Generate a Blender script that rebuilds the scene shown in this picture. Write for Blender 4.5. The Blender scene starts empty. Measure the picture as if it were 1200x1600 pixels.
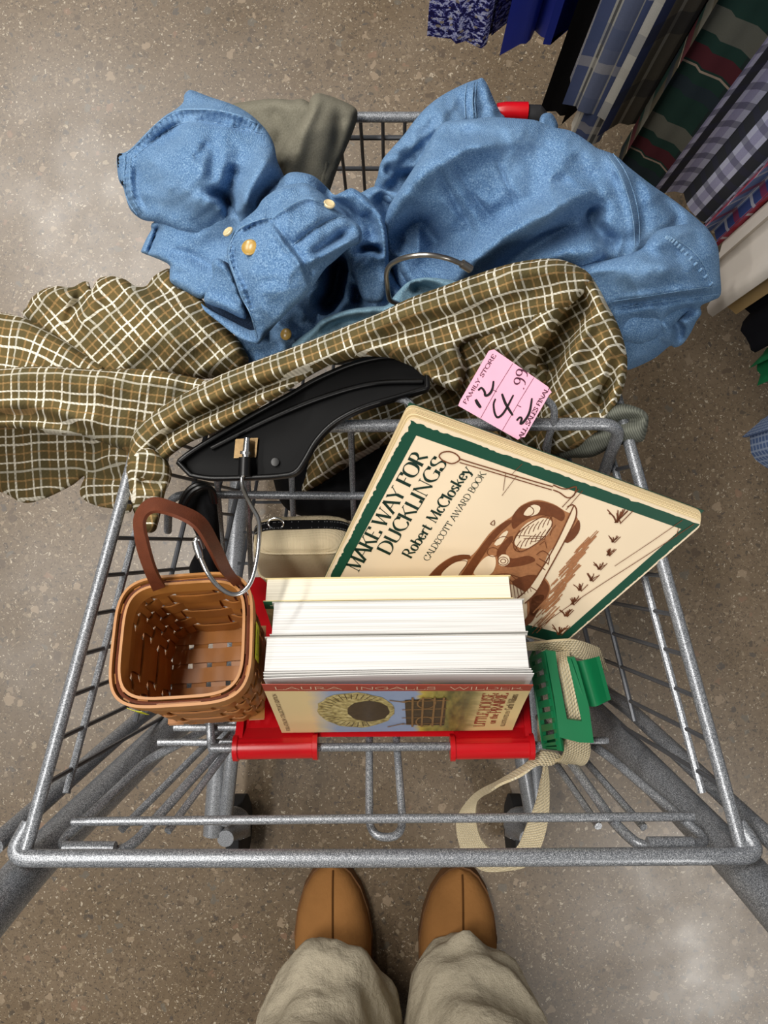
import bpy, bmesh, math, random
import numpy as np
from mathutils import Vector, Matrix, noise
from mathutils.geometry import delaunay_2d_cdt

S = bpy.context.scene
COL = S.collection
random.seed(7)

# ------------------------------------------------------------------ camera
F = 1200.0                      # focal length in pixels of the 1200x1600 frame
CAM = Vector((0, 0, 1.30))
cam_data = bpy.data.cameras.new('camera')
cam = bpy.data.objects.new('camera', cam_data)
COL.objects.link(cam)
cam_data.sensor_fit = 'VERTICAL'
cam_data.sensor_height = 36.0
cam_data.lens = 36.0 * F / 1600.0
cam_data.clip_start = 0.02
cam.location = CAM
cam.rotation_euler = (math.atan(50 / F), math.atan(10 / F), 0)
S.camera = cam
RM = cam.rotation_euler.to_matrix()

# ------------------------------------------------------------------ light
S.view_settings.view_transform = 'Standard'
S.view_settings.look = 'None'
S.view_settings.gamma = 1.0
S.view_settings.use_curve_mapping = False
S.view_settings.exposure = 0.12
W = bpy.data.worlds.new('store_air')
S.world = W
W.use_nodes = True
W.node_tree.nodes['Background'].inputs[0].default_value = (1.0, 0.97, 0.93, 1)
W.node_tree.nodes['Background'].inputs[1].default_value = 0.13


def strip_light(x, y, power, ln=1.25, w=0.16, z=3.0):
    d = bpy.data.lights.new('ceiling_strip_light', 'AREA')
    d.shape = 'RECTANGLE'
    d.size = w
    d.size_y = ln
    d.energy = power
    d.color = (1.0, 0.965, 0.91)
    o = bpy.data.objects.new('ceiling_strip_light', d)
    COL.objects.link(o)
    o.location = (x, y, z)


strip_light(-1.75, 1.85, 58)
strip_light(-1.95, -0.55, 22)
strip_light(1.62, -2.2, 46)
strip_light(-0.75, 1.6, 30)
strip_light(-0.85, 0.15, 40)


# ------------------------------------------------------------------ helpers
def ray(px, py):
    return RM @ Vector(((px - 600) / F, (800 - py) / F, -1.0))


def P(px, py, z):
    """the point at height z that stands on the sight line of a spot in the frame"""
    d = ray(px, py)
    return CAM + d * ((z - CAM.z) / d.z)


def onplane(px, py, p0, n, eps=0.0):
    d = ray(px, py)
    t = (p0 - CAM).dot(n) / d.dot(n)
    return CAM + d * t + n * eps


def lin(c):
    c = c / 255.0
    return c / 12.92 if c <= 0.04045 else ((c + 0.055) / 1.055) ** 2.4


def rgb(r, g, b):
    return (lin(r), lin(g), lin(b), 1.0)


class NT:
    """small wrapper for building node materials"""

    def __init__(s, name):
        s.m = bpy.data.materials.new(name)
        s.m.use_nodes = True
        s.t = s.m.node_tree
        s.b = s.t.nodes['Principled BSDF']

    def n(s, typ, **kw):
        nd = s.t.nodes.new(typ)
        for k, v in kw.items():
            setattr(nd, k, v)
        return nd

    def put(s, sock, v):
        if hasattr(v, 'is_output'):
            s.t.links.new(v, sock)
        else:
            sock.default_value = v

    def math(s, op, a, b=0.0, c=0.0):
        nd = s.n('ShaderNodeMath', operation=op)
        s.put(nd.inputs[0], a)
        s.put(nd.inputs[1], b)
        s.put(nd.inputs[2], c)
        return nd.outputs[0]

    def mix(s, f, a, b):
        nd = s.n('ShaderNodeMix', data_type='RGBA')
        s.put(nd.inputs[0], f)
        s.put(nd.inputs[6], a)
        s.put(nd.inputs[7], b)
        return nd.outputs[2]

    def ramp(s, f, stops, interp='LINEAR'):
        nd = s.n('ShaderNodeValToRGB')
        cr = nd.color_ramp
        cr.interpolation = interp
        while len(cr.elements) < len(stops):
            cr.elements.new(0.5)
        for e, (p, c) in zip(cr.elements, stops):
            e.position = p
            e.color = c if len(c) == 4 else (*c, 1)
        s.put(nd.inputs[0], f)
        return nd.outputs[0]

    def coord(s, which='Object', scale=None):
        o = s.n('ShaderNodeTexCoord').outputs[which]
        if scale:
            mp = s.n('ShaderNodeMapping')
            mp.inputs['Scale'].default_value = scale
            s.t.links.new(o, mp.inputs[0])
            o = mp.outputs[0]
        return o

    def noise(s, scale, detail=2, co=None, rough=0.5, out=0):
        nd = s.n('ShaderNodeTexNoise')
        nd.inputs['Scale'].default_value = scale
        nd.inputs['Detail'].default_value = detail
        nd.inputs['Roughness'].default_value = rough
        s.put(nd.inputs['Vector'], co if co is not None else s.coord())
        return nd.outputs[out]

    def voro(s, scale, co=None, feature='F1'):
        nd = s.n('ShaderNodeTexVoronoi', feature=feature)
        nd.inputs['Scale'].default_value = scale
        s.put(nd.inputs['Vector'], co if co is not None else s.coord())
        return nd

    def bump(s, h, strength=0.3, dist=0.001):
        nd = s.n('ShaderNodeBump')
        nd.inputs['Strength'].default_value = strength
        nd.inputs['Distance'].default_value = dist
        s.put(nd.inputs['Height'], h)
        s.t.links.new(nd.outputs[0], s.b.inputs['Normal'])

    def done(s, col=None, rough=0.5, metal=0.0, spec=0.5, sheen=0.0, coat=0.0):
        if col is not None:
            s.put(s.b.inputs['Base Color'], col)
        s.put(s.b.inputs['Roughness'], rough)
        s.put(s.b.inputs['Metallic'], metal)
        s.b.inputs['Specular IOR Level'].default_value = spec
        if sheen:
            s.b.inputs['Sheen Weight'].default_value = sheen
        if coat:
            s.b.inputs['Coat Weight'].default_value = coat
        return s.m


def plain(name, c, rough=0.5, metal=0.0, spec=0.5, var=0.12, scale=60, bump=0.0, coat=0.0):
    t = NT(name)
    f = t.noise(scale, 3)
    c0 = tuple(v * (1 - var) for v in c[:3]) + (1,)
    c1 = tuple(min(1, v * (1 + var)) for v in c[:3]) + (1,)
    col = t.mix(f, c0, c1)
    if bump:
        t.bump(t.noise(scale * 8, 2), bump, 0.001)
    return t.done(col, rough, metal, spec, coat=coat)


M = {}
# polished aggregate concrete
t = NT('polished_concrete')
co = t.coord()
wob = t.n('ShaderNodeVectorMath', operation='ADD')
sc_ = t.n('ShaderNodeVectorMath', operation='SCALE')
t.put(sc_.inputs[0], t.noise(75, 3, co, out=1))
sc_.inputs['Scale'].default_value = 0.022
t.put(wob.inputs[0], co)
t.put(wob.inputs[1], sc_.outputs[0])
wc = wob.outputs[0]
base = t.ramp(t.noise(2.2, 4, co), [(0.3, rgb(100, 85, 66)), (0.7, rgb(129, 112, 91))])
base = t.mix(t.math('MULTIPLY', t.noise(110, 3, co), 0.75), base, rgb(92, 76, 57))


def stones(base, scale, lo, hi, frac, pal, amt):
    v = t.voro(scale, wc)
    h = t.n('ShaderNodeSeparateColor')
    t.t.links.new(v.outputs['Color'], h.inputs[0])
    size = t.math('MULTIPLY_ADD', h.outputs[1], hi - lo, lo)
    inside = t.math('LESS_THAN', v.outputs['Distance'], size)
    use = t.math('LESS_THAN', h.outputs[0], frac)
    m_ = t.math('MULTIPLY', t.math('MULTIPLY', inside, use), amt)
    n_ = len(pal)
    col = t.ramp(h.outputs[2], [(i / n_, c) for i, c in enumerate(pal)], 'CONSTANT')
    return t.mix(m_, base, col)


pal1 = [rgb(86, 74, 60), rgb(108, 93, 75), rgb(132, 116, 96), rgb(98, 92, 82), rgb(146, 128, 106), rgb(82, 68, 54), rgb(126, 100, 80), rgb(78, 73, 68)]
pal2 = [rgb(72, 64, 54), rgb(128, 112, 92), rgb(90, 76, 60), rgb(150, 135, 112), rgb(110, 92, 72), rgb(66, 60, 56)]
pal3 = [rgb(64, 54, 44), rgb(186, 174, 154), rgb(86, 70, 54), rgb(74, 62, 50), rgb(60, 52, 44), rgb(92, 76, 60), rgb(146, 130, 106)]
base = stones(base, 420, 0.2, 0.5, 0.5, pal3, 0.85)
base = stones(base, 210, 0.15, 0.45, 0.6, pal3, 0.7)
base = stones(base, 110, 0.15, 0.45, 0.5, pal2, 0.75)
base = stones(base, 52, 0.10, 0.42, 0.4, pal1, 0.75)
rg = t.ramp(t.noise(9, 4, co), [(0.3, (0.30, 0.30, 0.30)), (0.7, (0.42, 0.42, 0.42))])
M['floor'] = t.done(base, rg, 0.0, 0.65)

# hammered grey powder coat with silver flecks
t = NT('silver_fleck_powder_coat')
sp = t.noise(1500, 2)
sp2 = t.noise(600, 2)
col = t.ramp(sp, [(0.36, rgb(76, 79, 84)), (0.52, rgb(124, 128, 134)), (0.64, rgb(206, 208, 212))])
col = t.mix(0.25, col, t.ramp(sp2, [(0.35, rgb(70, 72, 76)), (0.65, rgb(160, 163, 168))]))
t.bump(sp, 0.15, 0.0004)
M['cart'] = t.done(col, 0.36, 0.35, 0.6)
M['wire'] = plain('dark_grey_wire_coat', rgb(88, 90, 95), 0.38, 0.4, 0.5, 0.35, 900)
M['tube'] = M['cart']
M['red'] = plain('glossy_red_plastic', rgb(190, 14, 24), 0.28, 0, 0.5, 0.1, 30)
M['black'] = plain('black_plastic', rgb(11, 11, 12), 0.36, 0, 0.35, 0.2, 40)
M['black_matt'] = plain('matt_black_plastic', rgb(7, 7, 8), 0.6, 0, 0.14, 0.2, 40)
M['rubber'] = plain('dark_rubber', rgb(38, 38, 40), 0.7, 0, 0.3, 0.2, 60)
M['chrome'] = plain('polished_steel', rgb(196, 196, 196), 0.22, 0.95, 0.5, 0.06, 50)
M['nickel'] = plain('dull_steel', rgb(150, 146, 140), 0.28, 0.95, 0.5, 0.06, 50)
M['brass'] = plain('dark_bronze', rgb(92, 74, 48), 0.3, 0.8, 0.5, 0.4, 300)


def denim(name, lo, mid, hi, bump=0.5):
    t = NT(name)
    co = t.coord()
    fine = t.noise(820, 4, co, 0.75)
    patch = t.noise(16, 2, co, 0.5)
    col = t.ramp(fine, [(0.34, lo), (0.50, mid), (0.68, hi)])
    col = t.mix(t.ramp(patch, [(.42, (0, 0, 0)), (.70, (.35, .35, .35))]), col, t.mix(.5, mid, hi))
    w = t.n('ShaderNodeTexWave', wave_type='BANDS', bands_direction='DIAGONAL')
    w.inputs['Scale'].default_value = 420
    t.put(w.inputs['Vector'], co)
    col = t.mix(t.math('MULTIPLY', w.outputs[1], 0.16), col, hi)
    t.bump(t.math('ADD', fine, t.math('MULTIPLY', w.outputs[1], 0.5)), bump, 0.0006)
    return t.done(col, 0.9, 0, 0.15)


M['denim'] = denim('washed_blue_denim', rgb(50, 82, 124), rgb(84, 122, 164), rgb(152, 182, 210))
M['denim_in'] = denim('denim_reverse_side', rgb(76, 110, 132), rgb(104, 138, 158), rgb(150, 178, 190))
M['denim_seam'] = denim('faded_denim_seam', rgb(64, 104, 148), rgb(104, 142, 180), rgb(170, 196, 216))
M['thread'] = plain('pale_blue_thread', rgb(170, 192, 212), 0.9, 0, 0.1)
M['button'] = plain('amber_shell_button', rgb(176, 142, 72), 0.25, 0, 0.5, 0.4, 200)
M['button_pale'] = plain('pale_horn_button', rgb(214, 194, 150), 0.3, 0, 0.5, 0.3, 200)


def plaid(name, base, us, vs, base_alt=None, twill=900, rough=0.9, sheen=0.0):
    """us / vs: stripes (period, offset, width, colour, strength) across u and v of the cloth, in metres"""
    t = NT(name)
    uv = t.coord('UV')
    sx = t.n('ShaderNodeSeparateXYZ')
    t.t.links.new(uv, sx.inputs[0])
    u, v = sx.outputs[0], sx.outputs[1]
    dash = t.math('SINE', t.math('MULTIPLY', t.math('ADD', u, v), twill * 2.0))
    dash2 = t.math('SINE', t.math('MULTIPLY', t.math('SUBTRACT', u, v), twill * 2.0))
    col = base
    if base_alt:
        col = t.mix(t.math('MULTIPLY', t.noise(30, 2, uv), 0.9), base, base_alt)
    fine = t.noise(700, 2, uv)
    for c, ss, ds in ((u, us, dash), (v, vs, dash2)):
        for (p, off, w, sc, st) in ss:
            fr = t.math('FRACT', t.math('ADD', t.math('DIVIDE', c, p), off + 100.0))
            ab = t.math('ABSOLUTE', t.math('SUBTRACT', fr, 0.5))
            mk = t.math('LESS_THAN', ab, w / p / 2)
            k = t.math('MULTIPLY_ADD', ds, 0.2 * st, 0.8 * st) if twill else st
            col = t.mix(t.math('MULTIPLY', mk, k), col, sc)
    col = t.mix(t.math('MULTIPLY', fine, 0.25), col, rgb(60, 52, 36) if base_alt else base)
    t.bump(t.math('ADD', dash, fine), 0.12, 0.0004)
    return t.done(col, rough, 0, 0.15, sheen=sheen)


wh, og = rgb(250, 244, 226), rgb(186, 148, 98)
M['plaid'] = plaid('olive_plaid_flannel', rgb(96, 84, 52),
                   [(0.0205, 0.0, 0.0017, wh, 1.0), (0.0205, 0.30, 0.0013, wh, 1.0), (0.0205, 0.62, 0.0014, og, 0.55), (0.041, 0.2, 0.0085, rgb(78, 76, 52), 0.5)],
                   [(0.0215, 0.0, 0.0017, wh, 1.0), (0.0215, 0.33, 0.0013, wh, 1.0), (0.0215, 0.65, 0.0014, og, 0.6), (0.043, 0.7, 0.009, rgb(84, 78, 50), 0.5)],
                   rgb(112, 95, 58))


# ------------------------------------------------------------------ mesh helpers
def thing(name, label, cat, loc, group=None):
    o = bpy.data.objects.new(name, None)
    o.empty_display_size = 0.05
    COL.objects.link(o)
    o.location = loc
    o['label'] = label
    o['category'] = cat
    if group:
        o['group'] = group
    return o


def tag(o, label, cat, group=None):
    o['label'] = label
    o['category'] = cat
    if group:
        o['group'] = group
    return o


def mesh(name, verts, faces, mat, parent=None, smooth=True, uvs=None, sharp=None):
    me = bpy.data.meshes.new(name)
    me.from_pydata([tuple(v) for v in verts], [], faces)
    if uvs is not None:
        l = me.uv_layers.new(name='UVMap')
        for poly in me.polygons:
            for li in poly.loop_indices:
                l.data[li].uv = uvs[me.loops[li].vertex_index]
    me.update()
    if smooth:
        me.polygons.foreach_set('use_smooth', [True] * len(me.polygons))
        if sharp:
            me.set_sharp_from_angle(angle=math.radians(sharp))
    me.materials.append(mat)
    o = bpy.data.objects.new(name, me)
    COL.objects.link(o)
    if parent is not None:
        o.parent = parent
        o.matrix_parent_inverse = Matrix.Translation(-anchor(parent))
    return o


def anchor(o):
    """world position of an object's origin (no rotations or scales are used here)"""
    p = Vector(o.location)
    if o.parent is not None:
        p = anchor(o.parent) + Vector(o.matrix_parent_inverse.translation) + p
    return p


class MB:
    def __init__(s):
        s.v = []
        s.f = []
        s.uv = []

    def add(s, vs, fs, uv=None):
        b = len(s.v)
        s.v += [Vector(v) for v in vs]
        s.f += [tuple(i + b for i in f) for f in fs]
        s.uv += uv if uv else [(0, 0)] * len(vs)

    def tube(s, pts, r, seg=10, closed=False, cap=True):
        pts = [Vector(p) for p in pts]
        n = len(pts)
        rs = r if isinstance(r, (list, tuple)) else [r] * n
        tang = []
        for i in range(n):
            a = pts[(i - 1) % n] if (closed or i > 0) else pts[i]
            b = pts[(i + 1) % n] if (closed or i < n - 1) else pts[i]
            tang.append((b - a).normalized())
        t0 = tang[0]
        up = Vector((0, 0, 1)) if abs(t0.z) < 0.9 else Vector((1, 0, 0))
        nrm = (up - t0 * up.dot(t0)).normalized()
        vs = []
        for i in range(n):
            tg = tang[i]
            nrm = (nrm - tg * nrm.dot(tg))
            nrm = nrm.normalized() if nrm.length > 1e-6 else tg.orthogonal().normalized()
            bi = tg.cross(nrm)
            for k in range(seg):
                a = 2 * math.pi * k / seg
                vs.append(pts[i] + (nrm * math.cos(a) + bi * math.sin(a)) * rs[i])
        fs = []
        m = n if closed else n - 1
        for i in range(m):
            j = (i + 1) % n
            for k in range(seg):
                k2 = (k + 1) % seg
                fs.append((i * seg + k, i * seg + k2, j * seg + k2, j * seg + k))
        if cap and not closed:
            fs.append(tuple(range(seg))[::-1])
            fs.append(tuple((n - 1) * seg + k for k in range(seg)))
        s.add(vs, fs)
        return s

    def hexa(s, p):
        """eight corners: four below (counter-clockwise), four above"""
        s.add(p, [(3, 2, 1, 0), (4, 5, 6, 7), (0, 1, 5, 4), (1, 2, 6, 5), (2, 3, 7, 6), (3, 0, 4, 7)])
        return s

    def slab(s, quad, n, th):
        """flat quad with thickness th against normal n"""
        q = [Vector(x) for x in quad]
        return s.hexa([x - n * th for x in q] + q)

    def poly(s, pts, n, th):
        """extruded polygon: top at pts, thickness th against n"""
        pts = [Vector(x) for x in pts]
        k = len(pts)
        s.add(pts + [x - n * th for x in pts],
              [tuple(range(k)), tuple(range(2 * k - 1, k - 1, -1))] +
              [(i, i + k, (i + 1) % k + k, (i + 1) % k) for i in range(k)])
        return s

    def strip(s, A, B, th=0.0015, uvs=1.0):
        """a band between two edge lines, given thickness"""
        A = [Vector(a) for a in A]
        B = [Vector(b) for b in B]
        n = len(A)
        vs = []
        uv = []
        L = 0
        for i in range(n):
            if i:
                L += ((A[i] + B[i]) / 2 - (A[i - 1] + B[i - 1]) / 2).length
            j0, j1 = max(i - 1, 0), min(i + 1, n - 1)
            tg = (A[j1] + B[j1] - A[j0] - B[j0])
            nn = tg.cross(B[i] - A[i])
            nn = nn.normalized() * th / 2 if nn.length > 1e-12 else Vector((0, 0, th / 2))
            vs += [A[i] + nn, B[i] + nn, B[i] - nn, A[i] - nn]
            wd = (B[i] - A[i]).length
            uv += [(L, 0), (L, wd), (L, wd), (L, 0)]
        fs = [(0, 1, 2, 3), tuple(4 * (n - 1) + k for k in (3, 2, 1, 0))]
        for i in range(n - 1):
            for k in range(4):
                k2 = (k + 1) % 4
                fs.append((4 * i + k, 4 * (i + 1) + k, 4 * (i + 1) + k2, 4 * i + k2))
        s.add(vs, fs, uv)
        return s

    def lathe(s, base, axis, prof, seg=24):
        """prof: list of (distance along axis, radius)"""
        axis = Vector(axis).normalized()
        x = axis.orthogonal().normalized()
        y = axis.cross(x)
        vs = []
        for h, r in prof:
            for k in range(seg):
                a = 2 * math.pi * k / seg
                vs.append(Vector(base) + axis * h + (x * math.cos(a) + y * math.sin(a)) * r)
        fs = []
        for i in range(len(prof) - 1):
            for k in range(seg):
                k2 = (k + 1) % seg
                fs.append((i * seg + k, i * seg + k2, (i + 1) * seg + k2, (i + 1) * seg + k))
        fs.append(tuple(range(seg))[::-1])
        fs.append(tuple((len(prof) - 1) * seg + k for k in range(seg)))
        s.add(vs, fs)
        return s

    def build(s, name, mat, parent=None, smooth=True, sharp=40):
        return mesh(name, s.v, s.f, mat, parent, smooth, s.uv, sharp)


def catmull(pts, step=None, closed=False, n=8):
    pts = [tuple(p) for p in pts]
    m = len(pts)
    out = []
    rng = range(m if closed else m - 1)
    for i in rng:
        p1, p2 = np.array(pts[i], float), np.array(pts[(i + 1) % m], float)
        p0 = np.array(pts[(i - 1) % m] if (closed or i > 0) else pts[i], float)
        p3 = np.array(pts[(i + 2) % m] if (closed or i < m - 2) else pts[(i + 1) % m], float)
        d = np.linalg.norm(p2 - p1)
        if d < 1e-9:
            continue
        if np.linalg.norm(p1 - p0) < 1e-9:
            p0 = p1
        k = max(1, int(round(d / step))) if step else n
        for j in range(k):
            t = j / k
            out.append(0.5 * ((2 * p1) + (-p0 + p2) * t + (2 * p0 - 5 * p1 + 4 * p2 - p3) * t * t + (-p0 + 3 * p1 - 3 * p2 + p3) * t ** 3))
    if not closed:
        out.append(np.array(pts[-1], float))
    return out


def vc(pts, n=8, closed=False):
    return [Vector(p) for p in catmull(pts, None, closed, n)]


def fillet(pts, r, k=6):
    """polyline with its corners rounded"""
    pts = [Vector(p) for p in pts]
    out = [pts[0]]
    for i in range(1, len(pts) - 1):
        a, b, c = pts[i - 1], pts[i], pts[i + 1]
        d1 = min(r, (a - b).length * 0.45)
        d2 = min(r, (c - b).length * 0.45)
        s_, e_ = b + (a - b).normalized() * d1, b + (c - b).normalized() * d2
        for j in range(k + 1):
            t = j / k
            out.append(s_ * (1 - t) ** 2 + b * 2 * t * (1 - t) + e_ * t * t)
    out.append(pts[-1])
    return out


def pline_dist(X, pts):
    """distance, arc position and signed side of points X (n,2) against a polyline"""
    pts = np.array(pts, float)
    best = np.full(len(X), 1e9)
    arc = np.zeros(len(X))
    sgn = np.zeros(len(X))
    L = 0
    for a, b in zip(pts[:-1], pts[1:]):
        d = b - a
        l = np.linalg.norm(d)
        if l < 1e-9:
            continue
        tt = np.clip(((X - a) @ d) / l / l, 0, 1)
        q = a + tt[:, None] * d
        e = X - q
        ds = np.hypot(e[:, 0], e[:, 1])
        side = d[0] * e[:, 1] - d[1] * e[:, 0]
        m = ds < best
        best[m] = ds[m]
        arc[m] = L + tt[m] * l
        sgn[m] = np.sign(side[m])
        L += l
    return best, arc, sgn, L


def inside(X, poly):
    poly = np.array(poly)
    c = np.zeros(len(X), bool)
    j = len(poly) - 1
    for i in range(len(poly)):
        xi, yi = poly[i]
        xj, yj = poly[j]
        if yi != yj:
            m = ((yi > X[:, 1]) != (yj > X[:, 1])) & (X[:, 0] < (xj - xi) * (X[:, 1] - yi) / (yj - yi) + xi)
            c ^= m
        j = i
    return c


def tps(ctrl):
    c = np.array(ctrl, float)
    xy = c[:, :2] / 100.0
    n = len(c)
    if n < 3:
        return lambda X: np.full(len(X), c[:, 2].mean())

    def U(r):
        return np.where(r > 1e-9, r * r * np.log(np.maximum(r, 1e-9)), 0)
    K = U(np.linalg.norm(xy[:, None] - xy[None], axis=2)) + np.eye(n) * 0.05
    Pm = np.c_[np.ones(n), xy]
    A = np.zeros((n + 3, n + 3))
    A[:n, :n] = K
    A[:n, n:] = Pm
    A[n:, :n] = Pm.T
    w = np.linalg.solve(A, np.r_[c[:, 2], 0, 0, 0])

    def f(X):
        Y = X / 100.0
        return U(np.linalg.norm(Y[:, None] - xy[None], axis=2)) @ w[:n] + np.c_[np.ones(len(Y)), Y] @ w[n:]
    return f


def drape(name, outline, zc, mat, parent, folds=(), r=20, drop=0.016, thick=0.014, step=4.2, guide=None, rot=0.0,
          nz=0.002, nscale=45.0, seed=0, px_m=0.00051, warp=0.22, fa=1.0, rg=0.0, rs=75.0):
    """a lump of cloth: its outline and the heights of a few spots, creased along fold lines, closed underneath"""
    ol = np.array(catmull(outline, step, True))
    z0 = tps(zc)
    fl = []
    for f in folds:
        kind = f[3] if len(f) > 3 else 'g'
        fl.append((np.array(catmull(f[0], 8.0)), f[1] * fa, f[2], kind))
    loop = np.vstack([ol, ol[:1]])

    def zf(X, edge=True):
        z = z0(X)
        for pts, amp, w, kind in fl:
            d, arc, sg, L = pline_dist(X, pts)
            tt = np.clip(arc / L, 0, 1)
            tap = np.minimum(1, np.minimum(tt, 1 - tt) * 4 + 0.25)
            if kind == 's':          # a layer that ends along the line: the right-hand side of the line stands higher
                z = z + amp * np.where(sg > 0, np.exp(-(d / (w * 3)) ** 2) * np.clip(d / w * 2, 0, 1), 0) * tap
            elif kind == 'p':        # puckered seam
                z = z + amp * np.exp(-(d / w) ** 2) * (.5 + .5 * np.sin(arc / 9.0 * 6.2832 + 2.2 * np.sin(arc / 17.0))) * (.35 + .4 * (1 + np.sin(arc / 29.0)) / 2) * np.where(d < w, 1, .6)
            elif kind == 'r':        # pinched ridge
                z = z + amp * np.exp(-d / w) * tap
            else:
                z = z + amp * (np.exp(-(d / w) ** 2) if w > 6 else 1.25 * np.exp(-1.1 * d / w)) * tap
        if nz:
            q = np.array([noise.noise(Vector((x / nscale, y / nscale, seed * 7.3))) +
                          0.5 * noise.noise(Vector((x / nscale * 2.3 + 5, y / nscale * 2.3, seed * 3.1))) for x, y in X])
            z = z + nz * q
        if rg:
            q = np.array([1 - 2.6 * abs(noise.noise(Vector((x / rs + .25 * math.sin(y / 31.0), y / rs, seed * 5.7 + 1)))) for x, y in X])
            z = z + rg * q
        d = pline_dist(X, loop)[0]
        if edge:
            k = np.clip(1 - d / r, 0, 1)
            z = z - drop * (1 - np.sqrt(np.maximum(0, 1 - k * k)))
        return z, d
    x0, y0 = ol.min(0)
    x1, y1 = ol.max(0)
    gx = np.arange(x0, x1, step)
    gy = np.arange(y0, y1, step * 0.87)
    G = np.array([(x + (step / 2 if j % 2 else 0), y) for j, y in enumerate(gy) for x in gx])
    G = G[inside(G, ol)]
    G = G[pline_dist(G, loop)[0] > step * 0.55]
    nb = len(ol)
    V = [Vector(p) for p in ol] + [Vector(p) for p in G]
    r_ = delaunay_2d_cdt(V, [(i, (i + 1) % nb) for i in range(nb)], [], 1, 1e-4)
    X = np.array([tuple(v) for v in r_[0]])
    tri = [tuple(f) for f in r_[2]]
    tri = [f if (X[f[1]][0] - X[f[0]][0]) * (X[f[2]][1] - X[f[0]][1]) - (X[f[1]][1] - X[f[0]][1]) * (X[f[2]][0] - X[f[0]][0]) < 0 else f[::-1] for f in tri]
    z, d = zf(X)
    zb = z - 0.0022 - thick * np.sqrt(np.clip(d / (r * 1.6), 0, 1))
    top = [P(x, y, h) for (x, y), h in zip(X, z)]
    bot = [P(x, y, h) for (x, y), h in zip(X, zb)]
    n = len(X)
    ec = {}
    for f in tri:
        for a, b in ((f[0], f[1]), (f[1], f[2]), (f[2], f[0])):
            ec[(a, b)] = 1
    side = [(b, a, a + n, b + n) for (a, b) in ec if (b, a) not in ec]
    faces = tri + [tuple(i + n for i in f[::-1]) for f in tri] + side
    # cloth coordinates
    if guide is not None:
        g = np.array(catmull(guide, 10.0))
        dd, arc, sg, L = pline_dist(X, g)
        uu, vv = arc * px_m, dd * sg * px_m
        tg0 = (g[0] - g[1]) / np.linalg.norm(g[0] - g[1])
        m = arc <= 1e-6
        uu[m] -= np.maximum(0, (X[m] - g[0]) @ tg0) * px_m
        tg1 = (g[-1] - g[-2]) / np.linalg.norm(g[-1] - g[-2])
        m = arc >= L - 1e-6
        uu[m] += np.maximum(0, (X[m] - g[-1]) @ tg1) * px_m
    else:
        uu, vv = X[:, 0] * px_m, X[:, 1] * px_m
    hz = np.clip(z - z0(X), -.02, .02) * warp
    c, s_ = math.cos(rot), math.sin(rot)
    U_, V_ = c * uu - s_ * vv + hz * 0.6, s_ * uu + c * vv + hz
    uvs = list(zip(U_, V_)) * 2
    o = mesh(name, top + bot, faces, mat, parent, True, uvs)

    def sample(px, py):
        return float(zf(np.array([[px, py]], float))[0][0])
    o_s = lambda pts: [P(x, y, sample(x, y)) for x, y in pts]
    return o, sample, o_s


def seam(mb, samp, pts, w=2.2, up=0.0012, step=6.0, r=None):
    """a line of stitching or a felled edge lying on a drape"""
    q = catmull(pts, step)
    mb.tube([P(x, y, samp(x, y) + up) for x, y in q], r or w * 0.00022, 6)


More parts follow.
